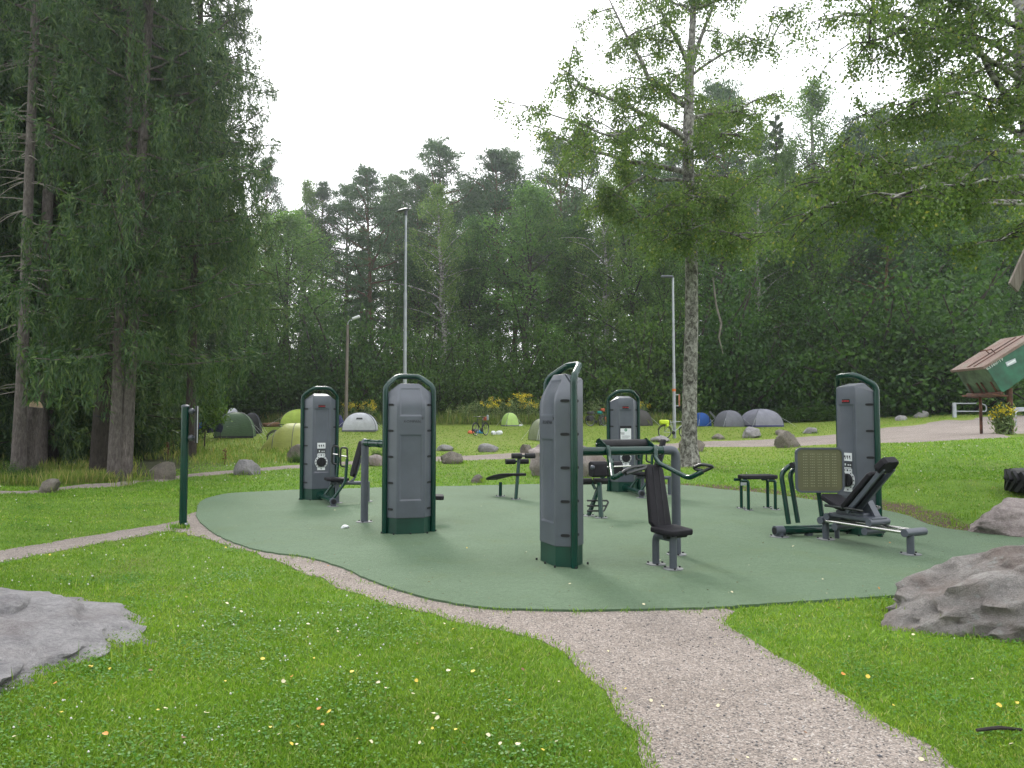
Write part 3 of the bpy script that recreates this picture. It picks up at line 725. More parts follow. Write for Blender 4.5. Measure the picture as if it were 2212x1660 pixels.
def pylon(x, y, n, label, logo=False, dial=True, notice=False):
    rz = math.atan2(-n[0], n[1])
    root = empty('exercise_machine', (x, y, PADZ), rz)
    tag(root, label, 'exercise machine', 'outdoor strength machines on the green pad')
    part('front_shell', _front, MT['shell'], root, bevel=.006); part('rear_shell', _rear, MT['shell'], root, bevel=.006)
    part('plinth', _plinth, MT['green2'], root); part('frame_tube', _hoop, MT['green'], root)
    ca = math.atan2(.19 - .004, HW - .167); cb = math.atan2(.146, HW - .185)
    for i in range(5):
        z = .32 + .343 * i
        for s in (-1, 1):
            fx, fy = HW + (.167 - HW) * .30, .004 + (.19 - .004) * .30; rx2, ry2 = HW + (.185 - HW) * .42, -.004 + (-.15 + .004) * .42
            spot('bolt_slot', _slot, MT['dark'], root, (s * (fx + .003 * math.sin(ca)), fy + .003 * math.cos(ca), z), (0, 0, -s * ca))
            spot('bolt_slot', _slot, MT['dark'], root, (s * (rx2 + .003 * math.sin(cb)), ry2 - .003 * math.cos(cb), z), (0, 0, PI + s * cb))
    for (bx, by) in ((-.36, 0), (.36, 0), (-.22, -.17), (.22, -.17), (-.2, .22), (.2, .22), (0, -.175), (0, .215)):
        spot('anchor_bolt', _bolt, MT['dark'], root, (bx, by, 0))
    if logo:
        spot('embossed_lettering', _kompan_dark, MT['grey_metal'], root, (.015, -.1515, 1.47), (PI / 2, 0, 0))
        spot('embossed_figure', _man, MT['grey_metal'], root, (.145, -.152, 1.49))
    if dial:
        b = M().box((0, 0, 0), (.13, .006, .056)); part('badge', b, MT['dark'], root, bevel=.01).location = (0, .192, 1.74)
        spot('badge_lettering', _kompan_r, MT['red'], root, (0, .197, 1.74), (PI / 2, 0, PI))
        part('instruction_label', M().box((0, .1825, 1.005), (.15, .006, .105)), MT['label_white'], root)
        for k in range(3):
            part('pictogram', M().box((.04 - .04 * k, .1865, 1.01), (.022, .002, .028)).box((.034 - .04 * k, .1865, .985), (.012, .002, .02)), MT['ink'], root)
        part('lower_label', M().box((0, .1825, .90), (.15, .005, .08)), MT['ink'], root)
        part('label_mark', M().box((.035, .1855, .905), (.02, .002, .026)).box((-.015, .1855, .9), (.022, .002, .016)).box((-.05, .1855, .9), (.022, .002, .016)).box((0, .1855, .862), (.13, .002, .01)), MT['label_white'], root)
        d = part('dial', M().tube([(0, .178, .70), (0, .186, .70)], .118, 32).box((0, .1815, .825), (.14, .008, .05)).box((0, .1815, .575), (.14, .008, .05)), MT['label_white'], root)
        part('dial_knob', M().tube([(0, .186, .70), (0, .215, .70)], .088, 28).box((0, .222, .70), (.03, .02, .15)), MT['black'], d, bevel=.004)
        for k in range(12):
            a = 2 * PI * k / 12
            if abs(math.sin(a)) < .9:
                part('dial_mark', M().box((.103 * math.cos(a), .1875, .70 + .103 * math.sin(a)), (.016, .002, .018)), MT['ink'], d)
        for (mx_, mz_, ms_) in ((0, .83, .024), (.045, .83, .016), (-.045, .83, .016), (0, .575, .019)):
            part('dial_mark', M().box((mx_, .1875, mz_), (ms_, .002, ms_)), MT['ink'], d)
    if notice:
        part('notice_backing', M().box((.0, .194, 1.14), (.235, .004, .44)), MT['black'], root)
        nb = part('notice_sheet', M().box((0, .1985, 1.14), (.225, .002, .335)), MT['label_white'], root)
        nb.rotation_euler = (0, 0, 0)
        part('notice_logo', M().tube([(0, .1995, 1.275), (0, .201, 1.275)], .03, 16), MT['logo_green'], nb)
        part('notice_logo', M().box((0, .2018, 1.272), (.008, .001, .036)).box((-.006, .2018, 1.282), (.012, .001, .008)), MT['label_white'], nb)
        t = M()
        for k, wd in enumerate((.10, .07)): t.box((.05 - (.10 - wd) / 2 + .03, .2005, 1.215 - .024 * k), (wd, .001, .011))
        for k, wd in enumerate((.16, .17, .15, .12)): t.box((.08 - wd / 2, .2005, 1.155 - .016 * k), (wd, .001, .004))
        part('notice_text', t, MT['ink'], nb)
    return root
def footing(pos, r=.055, root=None):
    m = M(); m.tube([(pos[0], pos[1], PADZ - .01), (pos[0], pos[1], PADZ + .008)], r * 2.0, 20)
    o = part('footing_plate', m, MT['concrete_disc'], root, True)
    for k in range(3):
        a = 2 * PI * k / 3 + .5; q = link('anchor_bolt', _bolt, MT['dark'], o)
        q.location = (pos[0] + r * 1.7 * math.cos(a), pos[1] + r * 1.7 * math.sin(a), PADZ)
        q.matrix_parent_inverse = (root.matrix_basis.inverted() if False else Matrix.Identity(4))
    return o
def seat_pad(size, root, mat=None):
    pass
def orient(fwd, up=(0, 0, 1)):
    """matrix with local Y along fwd, local Z close to up"""
    y = Vector(fwd).normalized(); x = y.cross(Vector(up)).normalized(); z = x.cross(y)
    return Matrix((x, y, z)).transposed()
def pad_shape(m, c, R, w0, w1, L, t, groove=True):
    """tapered padded board with clipped corners and two stitched grooves, long axis local Y"""
    k = .2
    out = [(-w0 / 2 + k * w0, -L / 2), (w0 / 2 - k * w0, -L / 2), (w0 / 2, -L / 2 + k * w0), (w1 / 2, L / 2 - k * w1 * .6), (w1 / 2 - k * w1 * .6, L / 2), (-w1 / 2 + k * w1 * .6, L / 2), (-w1 / 2, L / 2 - k * w1 * .6), (-w0 / 2, -L / 2 + k * w0)]
    f = lambda s, z: [Vector(c) + R @ Vector((x * s, y * (1 - (1 - s) * .4), z)) for x, y in out]
    m.loft([f(.94, -t / 2), f(1, -t / 2 + .012), f(1, t / 2 - .016), f(.97, t / 2 - .004), f(.90, t / 2)])
    return m

# --- machine A: nearest, shoulder press
nA = Vector((.92, .39, 0))
A = pylon(.505, 7.86, nA, 'nearest tall grey machine in the middle, turned side-on, with a press arm', logo=True)
pb = P(*c3(1720, 300), 8.32); pst = Vector((pb.x, pb.y, 0)); zb = P(*c3(900, 330), 8.1).z
b0 = Vector((.505, 7.86, zb)) + nA * .15; b1 = Vector((pst.x, pst.y, zb)); bd = (b1 - b0).normalized()
part('beam', M().tube([b0, b1 - bd * .10], .047, 18), MT['green'], A, True)
part('post', M().tube(fillet([(pst.x, pst.y, 0), (b1.x, b1.y, zb), tuple(b1 - bd * .17)], .09, 6), .05, 18), MT['grey_metal'], A, True)
part('post_collar', M().tube([(pst.x, pst.y, zb - .24), (pst.x, pst.y, zb - .12)], .0535, 18), MT['grey_metal'], A, True)
footing(pst, .055, A)
# counterweight roll behind the beam with its side plates
back = Vector((-bd.y, bd.x, 0))
qa = b0 + bd * ((P(*c3(470, 200), 8.05) - b0).dot(bd) + .02); qb = b0 + bd * ((P(*c3(1310, 200), 8.25) - b0).dot(bd))
rollc = back * .17 + Vector((0, 0, .055))
part('counterweight', M().tube([qa + rollc, qb + rollc], .066, 20), MT['black'], A, True)
for q, s in ((qa, 1), (qb, -1)):
    pl = [back * .245 + Vector((0, 0, .06)), back * .22 + Vector((0, 0, .115)), back * .15 + Vector((0, 0, .135)), back * -.03 + Vector((0, 0, .06)), back * -.05 + Vector((0, 0, -.02)), back * .18 + Vector((0, 0, -.025)), back * .23 + Vector((0, 0, .01))]
    part('side_plate', M().loft([[q + p - bd * .005 for p in pl], [q + p + bd * .005 for p in pl]]), MT['green'], A, True)
    part('plate_bolt', M().ball(q + back * .2 + Vector((0, 0, .07)) - bd * .012, .011, 8, 5), MT['chrome'], A, True)
    part('plate_bolt', M().ball(q + back * .15 + Vector((0, 0, .03)) - bd * .012, .011, 8, 5), MT['chrome'], A, True)
la = [P(*c3(552, 262), 8.02) , P(*c3(562, 330), 7.97), P(*c3(575, 440), 7.93), P(*c3(598, 560), 7.80), P(*c3(632, 806), 7.42), P(*c3(720, 765), 7.36), P(*c3(800, 715), 7.33)]
part('press_arm', M().tube(fillet(la, .06, 4), .0255, 14), MT['green'], A, True)
part('arm_clamp', M().tube([P(*c3(590, 500), 7.86), P(*c3(606, 580), 7.78)], .033, 14), MT['green'], A, True)
lh = [P(*c3(790, 722), 7.33), P(*c3(850, 670), 7.34), P(*c3(950, 618), 7.42), P(*c3(1080, 598), 7.52), P(*c3(1200, 585), 7.62), P(*c3(1190, 630), 7.58), P(*c3(1060, 668), 7.46), P(*c3(860, 730), 7.33)]
part('handle', M().tube(fillet(lh, .04, 4), .0165, 12), MT['black_gloss'], A, True)
ra = [P(*c3(1378, 262), 8.20), P(*c3(1380, 340), 8.13), P(*c3(1372, 440), 8.10), P(*c3(1430, 540), 8.0), P(*c3(1950, 806), 7.55), P(*z2(1650, 925), 7.45), P(*z2(1680, 910), 7.43)]
part('press_arm', M().tube(fillet(ra, .09, 5), .0255, 14), MT['green'], A, True)
rh = [P(*z2(1672, 915), 7.43), P(*z2(1690, 907), 7.42), P(*z2(1748, 880), 7.38), P(*z2(1735, 872), 7.38), P(*z2(1668, 860), 7.46), P(*z2(1618, 882), 7.5), P(*z2(1628, 895), 7.5), P(*z2(1690, 908), 7.42)]
part('handle', M().tube(fillet(rh, .035, 4), .0165, 12), MT['black_gloss'], A, True)
# seat
s0 = F(*z2(1475, 1585), PADZ); s1 = F(*z2(1355, 1552), PADZ)
for s in (s0, s1): footing(s, .05, A)
zs = .345
part('seat_post', M().tube([(s0.x, s0.y, 0), (s0.x, s0.y, zs)], .038, 16), MT['grey_metal'], A, True)
part('seat_post', M().tube(fillet([(s1.x, s1.y, 0), (s1.x, s1.y, zs - .02), tuple(Vector((s0.x, s0.y, zs - .02)))], .07, 5), .038, 16), MT['grey_metal'], A, True)
sf = Vector((.50, -.87, 0)).normalized(); sl = Vector((sf.y, -sf.x, 0)) * -1
sc_ = P(*z2(1460, 1335), 7.62); sc_.z = .395
Rs = orient(sf); pm = pad_shape(M(), sc_, orient(sf - Vector((0, 0, .05))), .36, .33, .36, .055)
part('seat', pm, MT['black_pad'], A, True, bevel=.006)
part('seat_bracket', M().tube([sc_ + sl * .14 + sf * .06 - Vector((0, 0, .045)), sc_ - sl * .14 + sf * .06 - Vector((0, 0, .045))], .03, 12).box(sc_ - Vector((0, 0, .035)), (.2, .25, .02), Rs), MT['black'], A, True)
bt, bb = P(*z2(1338, 868), 7.98), P(*z2(1388, 1312), 7.72)
Rb = orient(bt - bb, -sf * -1)
Rb = orient(bt - bb, sf)
part('backrest', pad_shape(M(), (bt + bb) / 2, Rb, .285, .235, (bt - bb).length, .055), MT['black_pad'], A, True, bevel=.008)
for s in (-1, 1):
    e = Rb @ Vector((s * .045, 0, .030)); part('backrest_seam', M().tube([bb + e + (bt - bb) * .04, bt + e - (bt - bb) * .04], .0022, 5), MT['black_gloss'], A, True)
part('backrest_bracket', M().tube(fillet([bb + (bt - bb) * .5 - Rb @ Vector((0, 0, .05)), bb - Rb @ Vector((0, 0, .05)), Vector((s1.x, s1.y, zs - .04))], .06, 4), .024, 10), MT['grey_metal'], A, True)

# --- machine B: second from the left, seen from behind
B = pylon(-1.372, 9.93, (-.27, .963, 0), 'grey machine left of the middle, its plain lettered back to the camera', logo=True)
bp = F(*z1(1412, 1120), PADZ); zb2 = P(*z1(1450, 575), 10.9).z
e0 = Vector((-1.372, 9.93, zb2)) + Vector((-.375, .927, 0)) * .15; e1 = Vector((bp.x, bp.y, zb2)); ed = (e1 - e0).normalized()
part('beam', M().tube([e0, e1 - ed * .03], .052, 18), MT['green'], B, True)
for t in (.60, .86): part('beam_ring', M().tube([e0 + (e1 - e0) * t, e0 + (e1 - e0) * (t + .025)], .0575, 18), MT['green'], B, True)
part('post', M().tube([(bp.x, bp.y, 0), (bp.x, bp.y, zb2 - .04)], .055, 18), MT['grey_metal'], B, True)
part('post_cap', M().ball((bp.x, bp.y, zb2), (.062, .062, .066), 16, 8), MT['grey_metal'], B, True)
footing(bp, .06, B)
sp_ = P(*z1(1880, 950), 10.9); sp_.z = P(1, z1(1, 945)[1], 10.9).z
Rz = orient(Vector((1, .25, 0)))
part('seat', pad_shape(M(), sp_ - Vector((.06, 0, 0)), orient(Vector((1, .12, -.05))), .36, .33, .46, .06), MT['black_pad'], B, True, bevel=.006)
for dx in (-.12, .0): part('seat_post', M().tube([(sp_.x - .1 + dx, sp_.y + .05, 0), (sp_.x - .1 + dx, sp_.y + .05, sp_.z)], .038, 14), MT['grey_metal'], B, True)
part('backrest', pad_shape(M(), sp_ + Vector((-.42, .05, .34)), orient(Vector((-.2, 0, 1)), Vector((1, .1, 0))), .29, .25, .62, .06), MT['black_pad'], B, True, bevel=.006)

# --- chest press assembly shared by machines C and D (machine frame: Y = dial side)
def press(root, L=1.32):
    part('floor_beam', M().tube([(0, .15, .085), (0, L, .085)], .052, 18), MT['green'], root)
    part('beam_flange', M().tube([(0, .19, .085), (0, .225, .085)], .085, 20), MT['green'], root)
    part('beam_ring', M().tube([(0, .40, .085), (0, .42, .085)], .0575, 18), MT['green'], root)
    part('beam_foot', M().tube([(0, L - .02, .085), (0, L + .07, .085)], .06, 18).tube([(0, L + .02, 0), (0, L + .02, .09)], .05, 16), MT['grey_metal'], root)
    part('end_cap', M().tube([(0, L + .07, .085), (0, L + .078, .085)], .042, 18), MT['black'], root)
    for y in (.46, 1.20):
        part('press_arm', M().tube(fillet([(0, y, .085), (-.235, y, .40), (-.26, y, .80)], .08, 5), .027, 14), MT['green'], root)
        hl = [(-.262, y, .74), (-.262, y, 1.0), (-.15, y - .02, 1.0), (-.15, y - .02, .68), (-.255, y, .66)]
        part('handle', M().tube(fillet(hl, .045, 4), .0165, 12), MT['black_gloss'], root)
        part('handle_bar', M().tube([(-.262, y, .84), (-.15, y - .02, .86)], .013, 8), MT['chrome'], root)
    Rt = orient(Vector((1, 0, .03)))
    part('seat', pad_shape(M(), Vector((-.16, .83, .425)), Rt, .36, .32, .40, .055), MT['black_pad'], root, bevel=.006)
    part('backrest', pad_shape(M(), Vector((-.52, .83, .78)), orient(Vector((-.26, 0, 1)), Vector((1, 0, .26))), .30, .25, .66, .055), MT['black_pad'], root, bevel=.006)
    part('seat_rail', M().tube([(-.05, .83, .36), (-.74, .83, .335)], .034, 14), MT['grey_metal'], root)
    part('seat_post', M().tube([(-.17, .83, 0), (-.17, .83, .37)], .04, 14), MT['grey_metal'], root)
    part('seat_post', M().tube([(-.72, .83, 0), (-.72, .83, .36)], .04, 14), MT['grey_metal'], root)
    part('backrest_bracket', M().tube(fillet([(-.60, .83, .80), (-.47, .83, .40), (-.36, .83, .35)], .08, 4), .022, 10), MT['grey_metal'], root)
    for (x, y) in ((-.17, .83), (-.72, .83), (0, L + .02)):
        part('footing_plate', M().tube([(x, y, -.012), (x, y, .008)], .1, 18), MT['concrete_disc'], root)
Cm = pylon(-3.64, 14.05, (.42, -.907, 0), 'leftmost grey machine, dial facing the camera, with a low chest press seat')
press(Cm)
Dm = pylon(2.335, 15.55, (.10, -.995, 0), 'farthest grey machine at the back with a white paper notice on its front', notice=True)
press(Dm)

# --- machine E: leg press on the right
nE = Vector((-.935, -.355, 0))
E = pylon(4.60, 9.88, nE, 'rightmost tall grey machine with a sliding leg press seat and perforated foot plate')
fl = F(*z3(475, 1412), PADZ); fl_z = .10
e0 = Vector((4.60, 9.88, fl_z)) + nE * .15; e1 = Vector((fl.x, fl.y, fl_z))
part('floor_beam', M().tube([e0, e1], .055, 18), MT['green'], E, True)
ee = (e1 - e0).normalized()
part('beam_foot', M().tube([e1 - ee * .05, e1 + ee * .07], .062, 18).tube([(e1.x, e1.y, 0), (e1.x, e1.y, .1)], .055, 16), MT['grey_metal'], E, True)
part('end_cap', M().tube([e1 + ee * .07, e1 + ee * .076], .044, 18), MT['black'], E, True)
footing(e1, .06, E)
mid = e0 + (e1 - e0) * .62
part('beam_foot', M().tube([(mid.x + .03, mid.y + .03, 0), (mid.x + .03, mid.y + .03, .08)], .055, 16), MT['grey_metal'], E, True)
# rails
r0 = F(*z3(845, 1432), PADZ); r1 = F(*z3(1522, 1552), PADZ); rd = (r1 - r0).normalized(); zr = .262
ps = Vector((.96, .28, 0)); ps = (ps - rd * ps.dot(rd)).normalized(); GW = .27
for q in (r0, r1):
    part('rail_post', M().tube([(q.x, q.y, 0), (q.x, q.y, zr)], .04, 16), MT['grey_metal'], E, True); footing(q, .055, E)
    part('rail_end_bar', M().tube([Vector((q.x, q.y, zr)) - ps * .10, Vector((q.x, q.y, zr)) + ps * (GW - .03)], .046, 18), MT['grey_metal'], E, True)
    o2 = q + ps * .2; part('rail_post', M().tube([(o2.x, o2.y, 0), (o2.x, o2.y, zr)], .03, 12), MT['grey_metal'], E, True) if q is r0 else None
for s in (-.05, GW - .09):
    part('rail', M().tube([Vector((r0.x, r0.y, zr)) - rd * .02 + ps * s, Vector((r1.x, r1.y, zr)) + ps * s], .022, 14), MT['chrome'], E, True)
cc = Vector((r0.x, r0.y, zr)) + rd * .42 + ps * .08
for t, up in ((-.34, .055), (-.22, -.055), (.26, .055), (.20, -.055)):
    part('carriage_roller', M().tube([cc + rd * t - ps * .16 + Vector((0, 0, up)), cc + rd * t + ps * .17 + Vector((0, 0, up))], .043, 18), MT['grey_metal'], E, True)
part('carriage', M().box(cc + Vector((0, 0, .085)) - rd * .02, (.26, .62, .05), orient(rd)).box(cc + Vector((0, 0, .12)) - rd * .05, (.2, .4, .05), orient(rd)), MT['grey_metal'], E, True, bevel=.01)
for s in (-1, 1):
    part('side_grip', M().tube(fillet([cc + ps * s * .22 - rd * .26 + Vector((0, 0, .20)), cc + ps * s * .24 - rd * .28 + Vector((0, 0, .205)), cc + ps * s * .24 + rd * .12 + Vector((0, 0, .20)), cc + ps * s * .1 + rd * .13 + Vector((0, 0, .17))], .05, 4), .017, 10), MT['black_gloss'], E, True)
# seat back, head rest and their frame: leaning along the rails towards the camera
sb = P(*z3(990, 1195), cc.y - .02); st = P(*z3(1232, 900), cc.y - .42); axis_b = (st - sb).normalized()
nb_ = (axis_b.cross(ps)).normalized()
if nb_.z < 0: nb_ = -nb_
Rbk = orient(axis_b, nb_)
part('backrest', pad_shape(M(), (sb + st) / 2 + ps * .06, Rbk, .30, .27, (st - sb).length, .06), MT['black_pad'], E, True, bevel=.008)
hc = P(*z3(1300, 842), cc.y - .55) + ps * .06
part('headrest', pad_shape(M(), hc, Rbk, .28, .24, .19, .085), MT['black_pad'], E, True, bevel=.01)
for s in (-.03, .15):
    part('back_frame', M().box((sb + st) / 2 + ps * s + axis_b * .08 - nb_ * .065, (.035, (st - sb).length * 1.16, .05), Rbk), MT['grey_metal'], E, True, bevel=.004)
sp0 = P(*z3(845, 1085), cc.y + .26); sp1 = sb + Vector((0, 0, .0)); sax = (sp0 - sp1).normalized(); sn = ps.cross(sax); sn = sn if sn.z > 0 else -sn
part('seat', pad_shape(M(), (sp0 + sp1) / 2 + ps * .06, orient(sax, sn), .27, .33, (sp0 - sp1).length, .06), MT['black_pad'], E, True, bevel=.008)
part('seat_bracket', M().loft([[cc + ps * s + p for p in (rd * .05 + Vector((0, 0, .1)), rd * .22 + Vector((0, 0, .1)), (sb - cc) * 1.0 + axis_b * .20 - ps * ((sb - cc).dot(ps)) - nb_ * .05, (sb - cc) - ps * ((sb - cc).dot(ps)) - nb_ * .04)] for s in (.02, .12)]), MT['grey_metal'], E, True)
# foot plate
fpN = -rd; fpc = P(*z3(795, 880), 9.45)
Rf = Matrix((ps, Vector((0, 0, 1)), ps.cross(Vector((0, 0, 1))))).transposed()    # X across, Y up, Z towards the seat
if (Rf @ Vector((0, 0, 1))).dot(rd) < 0: Rf = Matrix((-ps, Vector((0, 0, 1)), (-ps).cross(Vector((0, 0, 1))))).transposed()
Rf = Matrix.Rotation(math.radians(-26), 3, 'Z') @ Rf
def rsq(h, r, z, n=6):
    out = []
    for (sx, sy, a0) in ((1, 1, 0), (-1, 1, PI / 2), (-1, -1, PI), (1, -1, 3 * PI / 2)):
        for k in range(n + 1):
            a = a0 + PI / 2 * k / n; out.append(fpc + Rf @ Vector((1.08 * (sx * (h - r) + r * math.cos(a)), sy * (h - r) + r * math.sin(a), z)))
    return out
part('foot_plate', M().loft([rsq(.262, .05, -.012), rsq(.262, .05, .008)]), MT['olive_plate'], E, True)
part('foot_plate_rim', M().loft([rsq(.285, .07, -.02), rsq(.285, .07, .018), rsq(.262, .055, .018), rsq(.262, .055, -.02), rsq(.285, .07, -.02)], caps=False), MT['grey_metal'], E, True)
dots = M()
for i in range(5):
    for q in range(3):
        for j in range(13):
            c = fpc + Rf @ Vector((-.185 + .092 * i + (q - 1) * .021, -.20 + .0335 * j, .009)); dots.box(c, (.0075, .0075, .004), Rf)
do = part('grip_holes', dots, simple('pale_grip_dots', (.36, .38, .25), .6), E, True); do['kind'] = 'stuff'
jn = P(*z3(600, 845), 9.75)
for (ub, vb, ut, vt, dd) in ((548, 1310, 487, 905, 0), (622, 1300, 556, 905, .10)):
    a0 = P(*z3(ub, vb), 9.66 + dd); a1 = P(*z3(ut, vt), 9.72 + dd); a2 = P(*z3(ut + 70, vt - 62), 9.78 + dd); a3 = P(*z3(ut + 130, vt - 78), 9.74 + dd)
    part('plate_arm', M().tube(fillet([a0, a1, a2, a3], .12, 6), .031, 14), MT['green'], E, True)
part('arm_joint', M().tube([P(*z3(570, 842), 9.72), P(*z3(660, 838), 9.82)], .038, 16), MT['black'], E, True)
part('plate_arm', M().tube([P(*z3(815, 1262), 9.5), P(*z3(785, 1040), 9.55), fpc - Rf @ Vector((0, 0, .05))], .030, 14), MT['green'], E, True)
part('plate_bracket', M().tube([fpc - Rf @ Vector((0.1, 0, .03)), P(*z3(660, 838), 9.82)], .028, 10), MT['black_gloss'], E, True)
part('pivot_foot', M().tube([P(*z3(545, 1400), 9.75) , P(*z3(545, 1330), 9.75)], .05, 14), MT['grey_metal'], E, True)

# --- sit-up bench
q0 = F(*c8(660, 1245), PADZ); q1 = F(*c8(375, 1190), PADZ)
T = empty('sit_up_bench', (q0.x, q0.y, PADZ)); tag(T, 'small black and green sit-up bench with foam foot rollers in the middle of the pad', 'bench')
tp = P(*c8(722, 440), 14.1)
part('leg', M().tube([q0, tp], .033, 14), MT['green'], T, True); part('leg', M().tube([q1, P(*c8(378, 930), q1.y)], .033, 14), MT['green'], T, True)
for q in (q0, q1): footing(q, .05, T)
dl = Vector((.97, .22, 0))
for (u, v, dd) in ((800, 443, 14.02), (682, 547, 14.22)):
    c = P(*c8(u, v), dd); part('roller_bar', M().tube([c - dl * .2, c + dl * .2], .02, 10), MT['green'], T, True)
    for s in (-1, 1): part('foam_roller', M().tube([c + dl * s * .035, c + dl * s * .225], .051, 18), MT['black'], T, True)
n = 10; ring = []
for k in range(n + 1):
    t = k / n; c = P(*c8(750 - 540 * t, 815 + 75 * t), 14.0 + .85 * t); c.z += .035 * math.sin(PI * t)
    hw = .15 * (1 - .25 * abs(2 * t - 1) ** 3); ring.append([c - dl * hw, c - dl * hw + Vector((0, 0, .05)), c + dl * hw + Vector((0, 0, .05)), c + dl * hw])
part('bench_board', M().loft(ring), MT['black_pad'], T, True, bevel=.012)
part('bench_plate', M().box((q1.x - .036, q1.y - .01, .14), (.004, .05, .16)), MT['label_white'], T, True)
# --- back extension bench behind the nearest machine
q0 = F(*c3(435, 1488), PADZ); T = empty('back_extension_bench', (q0.x, q0.y, PADZ)); tag(T, 'green cross-legged back bench with two black thigh pads, half hidden by the nearest machine', 'bench')
part('leg', M().tube(fillet([q0, P(*c3(405, 930), 11.5), P(*c3(395, 880), 11.5)], .1), .037, 14), MT['green'], T, True)
ql = P(*c3(215, 1420), 11.6); ql.z = PADZ
part('leg', M().tube([ql, P(*c3(520, 610), 11.65)], .035, 14), MT['green'], T, True)
part('brace', M().tube([P(*c3(330, 990), 11.55), P(*c3(250, 820), 11.6)], .024, 10), MT['green'], T, True)
for q in (q0, ql): footing(q, .05, T)
for (u0, u1, dd) in ((250, 490, 11.4), (520, 765, 11.75)):
    a = P(*c3(u0, 570), dd); b = P(*c3(u1, 565), dd + .12); c = (a + b) / 2; R = orient(b - a)
    m = M(); pr = [(.05, .07), (.085, .03), (.09, -.15), (.06, -.17), (-.06, -.15), (-.07, .04), (-.02, .075)]; L = (b - a).length / 2
    m.loft([[c + R @ Vector((x, s * L, z - .02)) for x, z in pr] for s in (-1, 1)])
    part('thigh_pad', m, MT['black_pad'], T, True, bevel=.015)
part('pad_bar', M().tube([P(*c3(262, 620), 11.42), P(*c3(940, 590), 11.8)], .014, 10), MT['chrome'], T, True)
part('bar_cap', M().ball(P(*c3(285, 615), 11.33), .036, 12, 7), MT['grey_metal'], T, True)
c = P(*c3(285, 855), 11.6); d = Vector((.97, .22, 0))
for s in (-1, 1): part('foam_roller', M().tube([c + d * (s * .02 + .0), c + d * (s * .24)], .05, 16), MT['black'], T, True)
for k, v in enumerate((1190, 1280, 1368)):
    a = P(*c3(190, v), 11.55 - .03 * k); b = P(*c3(545 - 30 * k, v), 11.6 - .03 * k); part('foot_rung', M().tube([a, b], .014, 8), MT['black_gloss'], T, True)
part('rung_side', M().tube(fillet([P(*c3(530, 1188), 11.6), P(*c3(560, 1215), 11.59), P(*c3(490, 1360), 11.54), P(*c3(470, 1368), 11.54)], .04), .014, 8), MT['black_gloss'], T, True)
# --- stool
a = F(*z3(228, 1200), PADZ); b = F(*z3(443, 1196), PADZ); T = empty('step_stool', ((a.x + b.x) / 2, a.y, PADZ)); tag(T, 'low stool with black pad and bent green legs left of the leg press', 'stool')
zt = P(1, z3(1, 965)[1], a.y).z; dv = Vector((b.x - a.x, b.y - a.y, 0)).normalized(); bk = Vector((-dv.y, dv.x, 0))
for k, s in enumerate((0, .26)):
    o = bk * s
    part('leg', M().tube(fillet([a + o, Vector((a.x, a.y, zt)) + o, Vector((a.x, a.y, zt)) + o - dv * .12], .05, 5), .0255, 12), MT['green'], T, True)
    part('leg', M().tube(fillet([b + o, Vector((b.x, b.y, zt)) + o, Vector((b.x, b.y, zt)) + o - dv * .1], .05, 5), .0255, 12), MT['green'], T, True)
    for q in (a, b): footing(q + o, .04, T)
cm = (a + b) / 2 + bk * .13; cm.z = zt + .055
part('seat', pad_shape(M(), cm - dv * .01, orient(dv), .34, .34, .60, .065), MT['black_pad'], T, True, bevel=.015)
part('name_plate', M().box(Vector((a.x, a.y, zt - .05)) - dv * .09 - bk * .02, (.10, .008, .05), orient(bk)), MT['steel'], T, True)

# --- sign post at the left
q = F(395, 1141, 0); T = empty('sign_post', (q.x, q.y, 0)); tag(T, 'dark green post at the left with a sign board seen edge-on', 'sign post')
ztop = P(396, 878, q.y).z
part('post', M().tube([(q.x, q.y, -.05), (q.x, q.y, ztop - .01)], .052, 20), MT['green'], T, True)
part('post_cap', M().tube([(q.x, q.y, ztop - .012), (q.x, q.y, ztop + .01), (q.x, q.y, ztop + .022)], [.055, .055, .03], 20), MT['grey_metal'], T, True)
sx = Vector((.97, .22, 0)); sy = Vector((-.22, .97, 0))
zt_, zb_ = P(1, 777.7 + .2344 * 430, q.y).z, P(1, 777.7 + .2344 * 765, q.y).z
for v in (475, 720):
    c = Vector((q.x, q.y, P(1, 777.7 + .2344 * v, q.y).z)) + sx * .085
    part('mount', M().ball(c, (.045, .045, .045), 14, 8).tube([c - sx * .07, c + sx * .05], .026, 12), MT['grey_metal'], T, True)
pc = Vector((q.x, q.y, (zt_ + zb_) / 2)) + sx * .15 + sy * .02; R = Matrix((sx, sy, Vector((0, 0, 1)))).transposed()
R = Matrix.Rotation(math.radians(14), 3, 'Z') @ R
part('sign_board', M().box(pc, (.014, .36, zt_ - zb_), R), MT['label_white'], T, True, bevel=.006)
part('board_frame', M().box(pc - R @ Vector((.011, 0, 0)), (.007, .375, zt_ - zb_ + .012), R).box(pc + R @ Vector((.011, 0, 0)), (.007, .375, zt_ - zb_ + .012), R), MT['black'], T, True, bevel=.003)
part('post_bolt', M().tube([(q.x + .05, q.y - .03, .06), (q.x + .075, q.y - .04, .06)], .018, 8), MT['steel'], T, True)

